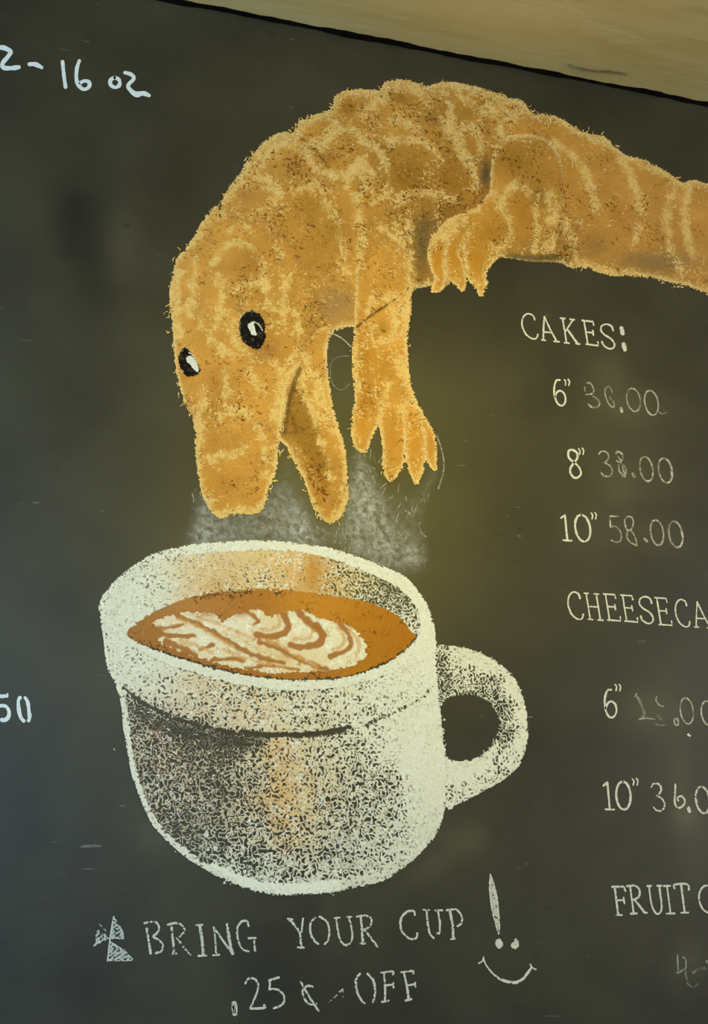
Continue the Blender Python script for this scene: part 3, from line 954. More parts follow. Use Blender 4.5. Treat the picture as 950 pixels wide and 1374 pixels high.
# ------------------------------------------------------------------ the coffee cup
cup = thing('coffee_cup_drawing', (400, 1200), 'white chalk drawing of a steaming coffee cup with round handle and latte foam', 'drawing')
CREAM = (240, 236, 218)
BOWL = [(134, 812), (137, 833), (144, 867), (148, 899), (159, 918), (166, 946), (168, 966), (174, 1007), (182, 1045), (193, 1076), (209, 1108), (234, 1133), (266, 1158), (288, 1171),
        (319, 1187), (351, 1198), (385, 1201), (420, 1199), (446, 1197), (485, 1189), (518, 1180), (550, 1157), (577, 1131), (590, 1108), (598, 1078), (599, 1036), (596, 997), (590, 948),
        (586, 899), (583, 850), (575, 830), (555, 862), (505, 897), (426, 914), (316, 905), (227, 880), (170, 853)]
GROOVE = [(166, 922), (176, 932), (196, 946), (230, 962), (272, 975), (322, 984), (373, 988), (423, 986), (462, 981), (498, 970), (534, 954), (562, 938), (578, 922)]
p = Patch(BOWL, seed=21, rough=4, edge=2.5)
p.tones([(180, 1000, (226, 210, 190)), (230, 1000, (214, 184, 156)), (300, 1050, (222, 206, 184)), (380, 1020, (232, 200, 150)), (390, 1080, (230, 196, 140)), (370, 960, (236, 226, 200)),
         (300, 930, (236, 216, 186)), (450, 1000, (236, 230, 204)), (540, 1000, CREAM), (480, 1120, (232, 228, 208)), (580, 950, CREAM), (350, 1180, CREAM), (150, 860, CREAM), (190, 900, CREAM)], 40)
cv = p.field([(215, 1000, .44), (200, 960, .40), (260, 1000, .34), (300, 1010, .36), (240, 1060, .46), (300, 1070, .42), (290, 1120, .44), (345, 1040, .5), (350, 1100, .5), (380, 1010, .68),
              (385, 1070, .74), (400, 1130, .58), (440, 1020, .64), (460, 1080, .52), (480, 1040, .50), (520, 1070, .55), (520, 1110, .57), (550, 1000, .92), (575, 1060, .92), (585, 1000, .95),
              (500, 1000, .69), (450, 1140, .56), (520, 1140, .66), (350, 1150, .46), (250, 1110, .40), (400, 1170, .56), (450, 1172, .6), (560, 1110, .84),
              (160, 880, .8), (200, 900, .78), (250, 920, .72), (300, 940, .64), (350, 945, .68), (420, 945, .67), (480, 940, .74), (540, 910, .82), (575, 880, .95), (230, 945, .72), (330, 970, .72), (190, 920, .78)], 20)
cv = cv - 0.07 * np.clip((0.85 - cv) / 0.2, 0, 1)
p.cov = np.minimum(p.cov, cv + (vnoise(p.x, p.y, 9, 77) - .5) * .14)
p.line([(168, 945), (200, 962), (250, 982), (310, 995), (345, 992)], 8, 14, .75, cov=.16, wob=6)
p.line(GROOVE[:9], 1.6, 2.5, .95, cov=0.0, wob=3.5)
p.line(GROOVE[7:], 1.2, 3, .7, cov=0.2, wob=5)
p.line([(322, 982), (373, 986), (423, 984), (470, 976)], 3.0, 2, 1.0, cov=0.0, wob=2.5)
p.dab(250, 982, 24, 8, .7, 12, cov=.12)
p.dab(320, 995, 30, 8, .7, 5, cov=.12)
p.line([(322, 925), (350, 935), (372, 930)], 4, 8, .5, cov=.35, wob=8)
p.line([(400, 925), (440, 922), (480, 915), (515, 905)], 2, 5, .6, cov=.35, wob=8)
p.line([(390, 962), (440, 965), (490, 955), (540, 935)], 2, 6, .4, cov=.4, wob=8)
p.line([(372, 1000), (376, 1060), (385, 1120)], 16, 20, .35, colr=(238, 176, 96))
p.line([(212, 975), (216, 1030)], 8, 10, .55, colr=(170, 104, 62))
p.dab(345, 950, 30, 20, .45, colr=(236, 196, 140))
p.dab(290, 915, 60, 14, .35, colr=(236, 206, 160))
p.lit = np.clip(.35 + (vnoise(p.x, p.y, 16, 78) - .5) * .5, 0, 1)
p.dark = np.clip(.16 + (vnoise(p.x, p.y, 14, 79) - .5) * .2 + (1 - p.cov) * .12, 0, 1)
# pale rims of the drawn body
p.line([(288, 1166), (319, 1181), (351, 1190), (385, 1193), (420, 1191), (450, 1188)], 10, 4, .95, cov=1.0, dark=.03, lit=.7, colr=(250, 248, 230))
p.line([(450, 1188), (500, 1178), (545, 1152), (575, 1122), (590, 1090)], 6, 8, .6, cov=.85)
p.line([(588, 940), (593, 990), (596, 1040), (594, 1085)], 4, 6, .8, cov=.95)
p.build('bowl', M['white'], cup, 0.60)

r = Ribbons()
r.stroke([(136, 826), (141, 860), (146, 893), (157, 917), (166, 946), (169, 970), (174, 1007), (182, 1043), (193, 1074), (209, 1106), (234, 1132), (264, 1155), (290, 1171), (318, 1184)],
         [4, 5, 7, 6, 8, 8, 8, 8, 8, 9, 9, 8, 7], CREAM, [.8, .9, .9, .85, .95, .98, .98, .9, .85, .85, .8, .75], wob=.3)
r.build('outline', M['white'], cup, 1.15, .4, .05)

INNER = [(142, 815), (150, 790), (175, 768), (205, 748), (246, 737), (294, 732), (341, 730), (388, 732), (444, 741), (487, 756), (523, 770), (546, 786), (560, 808), (564, 830), (559, 852),
         (530, 828), (500, 812), (470, 805), (434, 799), (335, 793), (272, 799), (230, 812), (193, 831), (170, 853), (152, 845)]
p = Patch(INNER, seed=22, rough=3)
p.tones([(160, 810, CREAM), (210, 780, CREAM), (270, 760, (236, 212, 170)), (280, 785, (226, 186, 130)), (330, 770, (232, 204, 152)), (390, 760, (236, 200, 140)),
         (420, 770, (214, 158, 80)), (470, 775, (226, 206, 158)), (540, 810, CREAM)], 26)
cv = p.field([(160, 810, .92), (200, 800, .72), (230, 770, .74), (270, 770, .8), (330, 770, .72), (390, 775, .72), (420, 770, .86), (450, 775, .56), (480, 785, .5), (510, 800, .30), (535, 800, .28), (540, 820, .45), (553, 840, .6), (330, 750, .9), (400, 745, .85), (250, 800, .8), (340, 790, .6), (185, 830, .85)], 16)
p.cov = np.minimum(p.cov, cv + (vnoise(p.x, p.y, 8, 87) - .5) * .14)
p.lit = np.clip(.3 + (vnoise(p.x, p.y, 16, 88) - .5) * .5, 0, 1)
p.dark[:] = .2
p.dab(420, 770, 10, 30, .8, 0, colr=(206, 146, 60), lit=.1, cov=.95)
p.dab(300, 785, 26, 12, .5, 0, colr=(220, 168, 96))
p.build('inner_wall', M['white'], cup, 0.70)

RIM_OUT = [(134, 811), (139, 798), (155, 779), (177, 761), (205, 744), (246, 733), (294, 728), (341, 725), (388, 728), (401, 730), (444, 736), (487, 750), (523, 764), (548, 778), (566, 800), (577, 822), (584, 850),
           (582, 880), (560, 890), (520, 905), (470, 920), (426, 926), (372, 925), (316, 918), (262, 904), (215, 888), (180, 870), (150, 848), (137, 830)]
RIM_IN = [(146, 816), (152, 800), (168, 782), (190, 766), (215, 752), (250, 745), (294, 741), (341, 739), (388, 740), (440, 749), (484, 765), (518, 780), (540, 794), (556, 814), (563, 832), (559, 856),
          (534, 882), (505, 896), (470, 908), (426, 913), (372, 912), (316, 904), (272, 893), (227, 879), (199, 869), (172, 855), (156, 838)]
p = Patch(RIM_OUT, seed=23, rough=3, holes=(RIM_IN,))
p.tones([(150, 820, CREAM), (300, 735, CREAM), (450, 745, CREAM), (570, 830, CREAM), (400, 918, CREAM), (220, 880, CREAM)], 60)
p.cov = np.minimum(p.cov, p.field([(150, 800, .66), (165, 775, .54), (200, 755, .58), (250, 740, .8), (340, 733, .97), (440, 742, .95), (520, 770, .93), (560, 800, .95), (575, 860, .95), (540, 890, .85), (470, 914, .92), (400, 918, .96),
                                   (320, 910, .92), (230, 885, .9), (170, 862, .95), (145, 835, .9)], 22) + (vnoise(p.x, p.y, 9, 97) - .5) * .12)
p.lit[:] = .4
p.dark[:] = .05
p.build('rim', M['white'], cup, 0.95)

HANDLE = [(580, 868), (590, 866), (616, 868), (642, 876), (668, 889), (691, 912), (702, 938), (707, 964), (707, 997), (697, 1026), (671, 1049), (642, 1065), (616, 1078), (600, 1086), (592, 1060), (594, 1030), (597, 1012), (606, 1020),
          (629, 1020), (655, 1007), (665, 990), (670, 967), (661, 948), (648, 937), (629, 932), (606, 934), (588, 942), (582, 900)]
p = Patch(HANDLE, seed=24, rough=4)
p.tones([(600, 900, (226, 222, 196)), (680, 920, CREAM), (640, 1040, CREAM)], 60)
p.cov = np.minimum(p.cov, p.field([(590, 890, .42), (595, 920, .32), (620, 880, .78), (625, 905, .55), (640, 915, .42), (610, 930, .42), (660, 925, .38), (650, 890, .85), (675, 945, .34), (690, 925, .86), (682, 985, .34), (680, 960, .36), (700, 960, .9), (701, 995, .85),
                                   (670, 1015, .55), (690, 1015, .62), (655, 1020, .85), (630, 1035, .92), (605, 1035, .95), (605, 1060, .6), (640, 1052, .62), (615, 1070, .72), (672, 1035, .55)], 9) + (vnoise(p.x, p.y, 8, 107) - .5) * .14)
p.lit[:] = .35
p.dark[:] = .12
p.build('handle', M['white'], cup, 0.50)

COF = [(170, 852), (193, 829), (230, 811), (272, 798), (335, 791), (385, 792), (434, 798), (470, 804), (502, 811), (530, 825), (556, 849), (558, 854), (534, 879), (505, 893), (470, 906), (426, 911), (372, 910), (316, 902),
       (272, 891), (227, 877), (199, 867)]
p = Patch(COF, seed=25, step=1.4)
p.tones([(190, 855, (176, 122, 68)), (260, 815, (190, 134, 76)), (330, 808, (186, 124, 58)), (420, 810, (206, 140, 50)), (500, 840, (196, 130, 40)), (530, 855, (182, 116, 32)), (400, 900, (184, 120, 50)), (250, 880, (174, 116, 58))], 30)
p.lit = np.clip(.06 + (vnoise(p.x, p.y, 18, 66) - .5) * .3, 0, 1)
p.dark = np.clip(.12 + (vnoise(p.x, p.y, 14, 67) - .5) * .3, 0, 1)
p.dab(510, 840, 40, 24, .6, dark=.34)
p.line([(250, 803), (320, 796), (380, 794)], 3, 5, .6, dark=.55)
p.line([(180, 858), (220, 872), (280, 890), (340, 903)], 3, 5, .5, dark=.4)
p.line([(255, 800), (300, 794), (360, 790), (430, 796)], 3, 9, .6, cov=.35, wob=9)
cof = p.build('coffee', M['coffee'], cup, 0.82)

LATTE = [(204, 838), (222, 828), (250, 822), (284, 823), (300, 832), (318, 824), (345, 818), (360, 826), (382, 822), (402, 818), (425, 828), (450, 836), (472, 842), (490, 862), (490, 882), (470, 895), (440, 900), (405, 902),
         (372, 904), (340, 900), (300, 893), (262, 882), (232, 872), (212, 860), (222, 850)]
p = Patch(LATTE, seed=26, step=1.3, rough=5)
p.tones([(230, 845, (242, 222, 190)), (300, 840, (246, 240, 222)), (360, 840, (240, 214, 170)), (400, 850, (246, 236, 206)), (460, 860, (244, 230, 196)), (300, 880, (240, 220, 180)), (400, 890, (238, 206, 150))], 26)
p.lit = np.clip(.3 + (vnoise(p.x, p.y, 12, 68) - .5) * .6, 0, 1)
p.dark = np.clip(.14 + (vnoise(p.x, p.y, 10, 69) - .5) * .5, 0, 1)
BR = (180, 120, 60)
for pts, w in [([(236, 826), (265, 838), (285, 848), (306, 861), (328, 873), (354, 884), (381, 890)], 5.5),
               ([(349, 862), (371, 868), (392, 881), (417, 891), (440, 899)], 5.5),
               ([(330, 820), (345, 832), (341, 838)], 4), ([(352, 812), (372, 816), (382, 828), (386, 838), (381, 849), (361, 855), (344, 851)], 7),
               ([(398, 818), (408, 830), (420, 840), (433, 852), (427, 865), (404, 868), (390, 866)], 7.5), ([(425, 838), (430, 852)], 6),
               ([(455, 836), (470, 856), (466, 872), (443, 881)], 5), ([(205, 842), (228, 842), (246, 838)], 3), ([(212, 850), (235, 854), (262, 853)], 3.5),
               ([(222, 862), (240, 868), (262, 880)], 7), ([(285, 886), (305, 885), (326, 885)], 5), ([(268, 872), (285, 866)], 3), ([(330, 898), (360, 893), (400, 899)], 3), ([(228, 872), (250, 880)], 4)]:
    p.line(pts, w, 1.8, .97, colr=BR, lit=.05, dark=.15, wob=3.5)
p.line([(300, 850), (330, 862), (360, 878), (390, 884)], 3, 4, .5, colr=(226, 180, 110))
for pts, w in [([(242, 832), (268, 842), (290, 855), (312, 868)], 2.5), ([(352, 858), (376, 866), (398, 880), (424, 894)], 2.5), ([(345, 842), (362, 846), (374, 838), (372, 824)], 3), ([(392, 858), (412, 858), (420, 848)], 3),
               ([(444, 872), (458, 868), (462, 856), (452, 842)], 2.5), ([(262, 828), (290, 836), (318, 848), (340, 858)], 2), ([(300, 872), (330, 884), (362, 892)], 3), ([(240, 860), (262, 866), (284, 876)], 3), ([(470, 846), (482, 864), (478, 882)], 3)]:
    p.line(pts, w, 2.2, .7, colr=(222, 170, 104), lit=.25, wob=3.5)
p.dab(275, 824, 20, 5, .8, 5, colr=(196, 136, 78)).dab(325, 822, 14, 6, .8, -10, colr=(190, 128, 66)).dab(215, 846, 12, 6, .6, 0, colr=(200, 146, 92))
p.build('latte_art', M['cream'], cof, 0.90)
r, nme, ly = worms('chalk_strokes', [[(150, 800), (180, 775), (230, 752), (300, 738)], [(300, 735), (380, 735), (450, 745), (520, 770), (560, 800), (578, 850)], [(160, 850), (210, 880), (300, 908), (400, 920), (500, 908), (560, 880)],
                                     [(300, 1182), (350, 1194), (420, 1196), (480, 1188), (540, 1160), (585, 1110)], [(600, 872), (650, 882), (690, 918), (703, 965), (700, 1010), (660, 1050), (605, 1078)],
                                     [(150, 830), (160, 815), (200, 800), (230, 785)], [(590, 940), (596, 1000), (597, 1060)], [(610, 1030), (640, 1022), (662, 1000), (672, 970)]],
                   500, 1.22, 2.4, [(246, 244, 230), (238, 236, 216)], (.9, 1.6), (3, 7), (.5, .9))
tag(r.build(nme, M['white'], cup, ly, .3, .05), kind='stuff')
r, nme, ly = worms('bowl_grain', [[(200, 1000), (230, 1050), (280, 1110)], [(250, 1000), (290, 1060), (330, 1130)], [(320, 1010), (340, 1070), (370, 1150)], [(430, 1020), (450, 1080), (470, 1140)], [(490, 1030), (500, 1090), (500, 1150)],
                                  [(190, 960), (220, 1010), (230, 1070)], [(380, 1150), (440, 1150), (520, 1130)]],
                   900, 1.22, 16, [(236, 226, 204), (228, 212, 184), (240, 236, 214)], (.9, 1.6), (3, 6.5), (.5, .95))
tag(r.build(nme, M['white'], cup, ly, .2, .05), kind='stuff')

# ------------------------------------------------------------------ writing
# strokes of each character in a unit box: x to the right, y upwards
def ring(cx, cy, rx, ry, a0=90, a1=450, n=12):
    return [(cx + rx * math.cos(math.radians(a0 + (a1 - a0) * i / n)), cy + ry * math.sin(math.radians(a0 + (a1 - a0) * i / n))) for i in range(n + 1)]


G = {
    'C': [[(.92, .78), (.85, .95), (.5, 1), (.15, .82), (.0, .5), (.15, .16), (.5, 0), (.82, .02), (.98, .2)]],
    'A': [[(.36, 1), (.18, .5), (.05, .03)], [(.36, 1), (.6, .5), (.9, .03)], [(.16, .36), (.72, .36)], [(-.06, .02), (.2, .02)], [(.72, .02), (1.06, .02)]],
    'K': [[(.16, 1), (.16, 0)], [(.9, 1), (.2, .46)], [(.36, .58), (.95, .02)], [(.0, 1), (.32, 1)], [(.0, 0), (.36, 0)], [(.66, 1), (1.0, 1)], [(.82, .02), (1.1, .02)]],
    'E': [[(.15, 1), (.15, 0)], [(.0, 1), (.85, 1), (.87, .85)], [(.15, .52), (.72, .52)], [(.72, .62), (.72, .42)], [(.0, 0), (.98, 0), (.98, .16)]],
    'H': [[(.14, 1), (.14, 0)], [(.82, 1), (.82, 0)], [(.14, .5), (.82, .5)], [(0, 1), (.3, 1)], [(0, 0), (.32, 0)], [(.66, 1), (1, 1)], [(.66, 0), (1.0, 0)]],
    'S': [[(.98, .76), (.9, .94), (.55, 1), (.16, .9), (.06, .7), (.3, .54), (.7, .42), (.92, .22), (.75, .04), (.4, 0), (.06, .12), (.0, .26)]],
    'F': [[(.2, 1), (.2, 0)], [(.0, 1), (.92, 1), (1.0, .84)], [(.2, .52), (.8, .52)], [(.8, .62), (.8, .4)], [(.04, 0), (.5, 0)]],
    'R': [[(.18, 1), (.18, 0)], [(0, 1), (.5, 1), (.72, .84), (.62, .6), (.2, .48)], [(.36, .5), (.86, .02), (1.0, .02)], [(0, 0), (.38, 0)]],
    'U': [[(.12, 1), (.14, .3), (.4, .0), (.68, .04), (.84, .3), (.84, 1)], [(0, 1), (.28, 1)], [(.7, 1), (1, 1)]],
    'I': [[(.5, 1), (.5, 0)], [(.2, 1), (.8, 1)], [(.14, 0), (.88, 0)]],
    'T': [[(.5, 1), (.5, 0)], [(0, .86), (.06, 1), (.94, 1), (1, .8)], [(.24, 0), (.76, 0)]],
    '6': [[(.62, 1), (.3, .96), (.08, .66), (.08, .3), (.3, .04), (.66, .0), (.95, .2), (.9, .46), (.6, .58), (.3, .5), (.1, .3)]],
    '8': [[(.5, .55), (.16, .7), (.18, .94), (.5, 1), (.8, .9), (.76, .7), (.4, .48), (.14, .24), (.3, .02), (.64, 0), (.94, .16), (.86, .38), (.5, .55)]],
    '0': [ring(.5, .5, .48, .5)],
    '1': [[(.56, 1), (.54, 0)], [(.56, 1), (.12, .88)], [(.1, 0), (1, 0)]],
    '3': [[(.04, .86), (.3, 1), (.72, .96), (.8, .76), (.5, .56), (.4, .54), (.8, .44), (.96, .22), (.7, .0), (.26, .0), (.06, .1)]],
    '5': [[(.75, 1), (.08, .98)], [(.08, .98), (.06, .56)], [(.06, .56), (.5, .6), (.9, .4), (.88, .1), (.5, 0), (.06, .06)]],
}


FAINT = (206, 204, 192)


def text_thing(name, at, label, group=None):
    if name == 'price_line':
        group = 'size and price lines of the menu'
    if name == 'menu_heading':
        group = 'headings of the menu'
    return thing(name, at, label, 'lettering', group)


def glyph(parent, ch, x, y, w, h, lean=-.15, slope=.1, width=2.4, colr=(222, 220, 208), cov=1.0, pname='letter', layer=.5, extra=()):
    """x, y: lower-left corner of the character on the sheet"""
    r = Ribbons()
    for st in list(G[ch]) + list(extra):
        pts = [(x + u * w + lean * h * v, y + slope * w * u - h * v) for u, v in st]
        r.stroke(pts, width * random.uniform(.9, 1.1), colr, cov, 4, smooth=len(pts) > 3, wob=.2)
    return r.build(pname, M['faint' if colr == FAINT else 'letter'], parent, layer)


def free(parent, strokes, org, sc, width=2.6, colr=(222, 220, 208), cov=1.0, pname='letter', layer=.5, mat_='letter', smooth=True):
    r = Ribbons()
    for st in strokes:
        w, c = width, cov
        if isinstance(st, tuple):
            st, w, c = st
        r.stroke([(org[0] + a * sc, org[1] + b * sc) for a, b in st], w, colr, c, 4, smooth=smooth, wob=.2)
    return r.build(pname, M['faint' if colr == FAINT else mat_], parent, layer)


def quote(parent, x, y, colr=(222, 220, 208), s=1.0):
    free(parent, [[(0, 0), (2.0, 3), (1.2, 8)], [(5, -.5), (7, 3), (6, 8)]], (x, y), s, 2.0, colr, pname='inch_mark')


t = text_thing('menu_heading', (770, 466), 'white chalk heading CAKES with a colon under the tail')
for a in [('C', 703, 453, 20, 33), ('A', 728, 457, 21, 33), ('K', 757, 460, 19, 33), ('E', 786, 462, 17, 32), ('S', 809, 467, 18, 33)]:
    glyph(t, *a, lean=-.16, slope=.12, width=2.3)
for (x, y) in ((834.5, 444), (837.5, 466)):
    free(t, [[(-1, -4), (1, 4)]], (x, y), 1, 6, pname='colon_dot')

t = text_thing('price_line', (800, 552), 'six inch cake price line with half erased digits under the CAKES heading')
glyph(t, '6', 744, 543, 16, 34, -.08, .12, 2.6, pname='digit')
quote(t, 757, 509.5)
Z2 = (730, 495)
free(t, [([(300, 105), (320, 98), (345, 130), (350, 165), (335, 178)], 2.2, .5), ([(285, 130), (290, 160)], 1.8, .4), ([(295, 182), (335, 180)], 2, .6), ([(345, 195), (385, 225), (388, 262), (350, 275), (318, 258)], 2.4, .45), ([(312, 250), (335, 272)], 2.6, .7)], Z2, .1895, colr=FAINT, pname='smudged_digit')
free(t, [([(480, 165), (465, 130), (438, 135), (430, 170), (445, 225), (475, 268), (495, 268), (492, 230)], 2.2, .55), ([(465, 200), (485, 235)], 1.8, .4)], Z2, .1895, colr=FAINT, pname='smudged_digit')
free(t, [[(543, 278), (550, 305)]], Z2, .1895, 4, FAINT, pname='decimal_point')
glyph(t, '0', 842, 551, 19, 31, -.1, .12, 2.2, FAINT, [.85, .3, .6, .85, .6, .35, .5, .85], pname='digit')
glyph(t, '0', 866, 556, 19, 33, -.1, .12, 2.4, FAINT, [.85, .7, .6, .8, .95, .7, .6, .85], pname='digit')
free(t, [([(812, 305), (830, 318), (868, 308)], 2, .35)], Z2, .1895, colr=FAINT, pname='smear')
t = text_thing('price_line', (830, 645), 'eight inch cake price line reading 38.00 in fading chalk')
glyph(t, '8', 763, 640, 18, 37, -.1, .1, 2.7, pname='digit')
quote(t, 776, 602)
glyph(t, '3', 806, 638, 17, 33, -.12, .1, 2.4, FAINT, [.8, .7, .4, .7, .5, .35, .45, .9], pname='digit')
free(t, [([(455, 100), (470, 85), (500, 105), (500, 140), (480, 160), (460, 150)], 2.6, .55), ([(470, 120), (495, 155)], 2.4, .6), ([(485, 165), (520, 195), (525, 240), (500, 262)], 2.6, .45), ([(475, 175), (480, 225), (520, 262)], 2.4, .5), ([(500, 190), (515, 240)], 2.6, .55)], (740, 590), .1895, colr=FAINT, pname='smudged_digit')
free(t, [([(575, 240), (585, 262)], 4, .6)], (740, 590), .1895, colr=FAINT, pname='decimal_point')
glyph(t, '0', 860, 645, 18, 33, -.12, .1, 2.3, FAINT, [.5, .6, .55, .7, .8, .6, .6, .6], pname='digit')
glyph(t, '0', 885, 647, 19, 33, -.12, .1, 2.8, FAINT, [.8, .75, .7, .9, .95, .95, .7, .8], pname='digit', extra=([(.9, .5), (.95, .3)],))
t = text_thing('price_line', (830, 735), 'ten inch cake price line reading 58.00 in fading chalk')
glyph(t, '1', 754, 725, 13, 34, -.1, .06, 2.6, pname='digit')
glyph(t, '0', 773, 726, 21, 36, -.1, .08, 2.8, pname='digit')
quote(t, 793, 688.5)
glyph(t, '5', 819, 727, 16, 35, -.06, .08, 2.3, FAINT, [.5, .6, .5, .4, .5, .8], pname='digit')
free(t, [([(500, 175), (490, 120), (510, 92), (540, 100), (548, 140), (530, 180), (505, 180)], 2.3, .65), ([(510, 185), (505, 230), (530, 265), (570, 285)], 2.4, .5), ([(530, 180), (560, 230), (572, 285)], 2.4, .5)], (740, 675), .2, colr=FAINT, pname='smudged_digit')
free(t, [([(622, 240), (640, 258)], 4, .5)], (740, 675), .2, colr=FAINT, pname='decimal_point')
glyph(t, '0', 874, 731, 18, 34, -.1, .08, 2.5, FAINT, [.85, .6, .5, .7, .85, .7, .6, .8], pname='digit')
glyph(t, '0', 899, 734, 19, 35, -.12, .08, 2.7, FAINT, [.6, .35, .4, .6, .95, .95, .8, .6], pname='digit')

t = text_thing('menu_heading', (850, 836), 'long white chalk heading beginning CHEESECA that runs on past the tail end')
for a in [('C', 765, 830, 19, 36), ('H', 789, 831, 20, 35), ('E', 815, 832, 18, 35), ('E', 838, 833.5, 18, 35), ('S', 861, 836, 18, 36), ('E', 884, 838, 18, 36), ('C', 909, 840, 18, 36), ('A', 933, 842, 22, 35)]:
    glyph(t, *a, lean=-.16, slope=.07, width=2.2)
t = text_thing('price_line', (870, 972), 'six inch cheesecake price line with its first digits wiped away')
glyph(t, '6', 811, 962, 17, 37, -.04, .06, 2.7, pname='digit')
quote(t, 825, 918.5, s=1.05)
Z6 = (790, 910)
free(t, [([(365, 150), (380, 125)], 2.6, .55), ([(385, 150), (420, 220), (440, 290), (405, 330)], 4, .3), ([(400, 328), (450, 320), (525, 328)], 2.6, .55)], Z6, .1684, colr=FAINT, pname='smudged_digit')
free(t, [([(540, 145), (535, 180), (560, 215), (590, 225)], 2.2, .55), ([(545, 300), (575, 330)], 3, .3), ([(530, 365), (570, 378), (615, 370)], 1.8, .35)], Z6, .1684, colr=FAINT, pname='smudged_digit')
free(t, [([(678, 328), (705, 325), (712, 368), (686, 370), (678, 328)], 2.6, .7)], Z6, .1684, colr=FAINT, pname='decimal_point')
glyph(t, '0', 914, 971, 18, 35, -.1, .05, 2.4, FAINT, [.85, .7, .8, .75, .75, .5, .7, .85], pname='digit')
glyph(t, '0', 942, 973, 19, 33, -.1, .05, 2.4, FAINT, .75, pname='digit')
r = Ribbons()
r.stroke([(923, 985.5), (925.5, 987.5)], 3.2, (240, 240, 232), 1)
r.build('chalk_speck', M['letter'], t, .5)
t = text_thing('price_line', (870, 1090), 'ten inch cheesecake price line beginning 36 with a heavy point')
glyph(t, '1', 811, 1086, 13, 36, -.1, .02, 3.0, pname='digit')
glyph(t, '0', 827, 1086, 20, 37.5, -.04, .03, 3.2, pname='digit')
quote(t, 848, 1045, s=1.1)
glyph(t, '3', 876, 1087, 17, 36, -.1, .05, 2.7, (220, 218, 206), .85, pname='digit')
free(t, [([(690, 132), (684, 220), (686, 290), (715, 322), (752, 300), (764, 262), (740, 228), (706, 240), (712, 265)], 2.6, .85)], (790, 1030), .1684, colr=(220, 218, 206), pname='digit')
free(t, [([(792, 320), (802, 352)], 4.5, .95)], (790, 1030), .1684, colr=(226, 224, 214), pname='decimal_point')
glyph(t, '0', 935, 1091, 19, 36, -.1, .05, 2.8, (220, 218, 206), [.75, .7, .7, .95, .95, .7, .7, .75], pname='digit')
t = text_thing('menu_heading', (890, 1228), 'white chalk heading FRUIT followed by a cut off C')
for a in [('F', 826, 1228, 17, 38), ('R', 846, 1226, 22, 37), ('U', 873, 1226, 19, 37), ('I', 892, 1226, 15, 37), ('T', 909, 1225, 19, 38), ('C', 940, 1225, 20, 36)]:
    glyph(t, *a, lean=-.13, slope=-.03, width=2.7)
t = text_thing('price_line', (915, 1318), 'faint wiped price beginning with a 4 under the FRUIT heading')
ZF = (790, 1170)
free(t, [([(705, 662), (708, 740), (712, 806)], 2.2, .5), ([(696, 802), (712, 806), (768, 766)], 2.2, .45), ([(745, 680), (772, 700), (770, 800), (780, 858)], 2.4, .45)], ZF, .1684, colr=FAINT, pname='digit')
free(t, [([(830, 805), (870, 775), (925, 770)], 3.6, .26)], ZF, .1684, colr=FAINT, pname='dash')
free(t, [([(936, 712), (950, 722)], 3.2, .7)], ZF, .1684, colr=FAINT, pname='decimal_point')
free(t, [([(782, 880), (800, 905), (835, 918), (870, 890)], 2.4, .25)], ZF, .1684, colr=FAINT, pname='smear')

ZB, SB = (110, 1220), .2632
CB = (214, 212, 200)
t = text_thing('offer_line', (410, 1285), 'chalk line reading BRING YOUR CUP below the drawn cup')
for st in ([([(318, 72), (345, 65), (378, 67), (392, 90), (385, 118), (362, 138)], 3, .8), ([(362, 140), (400, 165), (412, 190), (402, 215), (376, 224)], 3, .8), ([(330, 98), (340, 160), (350, 226)], 3.6, .85)],
           [([(437, 80), (480, 70), (512, 84), (522, 112), (500, 138), (482, 146)], 3, .75), ([(456, 92), (464, 160), (470, 226)], 3.4, .8), ([(484, 146), (515, 190), (552, 234)], 3, .7), ([(460, 226), (482, 226)], 2.6, .7)],
           [([(600, 82), (612, 160), (618, 234)], 4, .85), ([(580, 80), (614, 80)], 2.8, .8), ([(592, 238), (634, 236)], 3, .85)],
           [([(672, 92), (680, 160), (684, 234)], 2.6, .7), ([(670, 92), (715, 155), (766, 226)], 3, .8), ([(740, 76), (750, 150), (768, 228)], 4, .8), ([(668, 236), (700, 232)], 2.6, .75)],
           [([(850, 86), (840, 62), (815, 62), (792, 95), (794, 150), (815, 200), (850, 216)], 3, .8), ([(848, 148), (886, 146)], 2.8, .8), ([(876, 148), (882, 212)], 3, .8)]):
    free(t, st, ZB, SB, colr=CB)
ZY, SY = (370, 1205), .2842
for st in ([([(62, 100), (90, 130), (112, 165), (120, 230)], 3.4, .85), ([(128, 96), (122, 160)], 2.6, .8), ([(56, 98), (78, 102)], 3, .8), ([(104, 234), (132, 234)], 3.4, .9)],
           [([(186, 92), (164, 120), (164, 165), (180, 200), (202, 218)], 3, .85), ([(206, 88), (240, 110), (252, 150), (248, 195), (230, 218)], 3, .85)],
           [([(286, 94), (292, 150), (305, 200), (328, 222), (350, 212), (362, 170), (345, 92)], 2.8, .82), ([(276, 94), (302, 92)], 2.6, .8), ([(332, 90), (358, 88)], 2.6, .8)],
           [([(402, 92), (406, 150), (412, 216)], 3.4, .85), ([(382, 88), (420, 82), (450, 96), (446, 130), (418, 150)], 2.8, .8), ([(418, 150), (450, 190), (480, 230)], 3, .8), ([(400, 216), (422, 214)], 3, .8)]):
    free(t, st, ZY, SY, colr=CB)
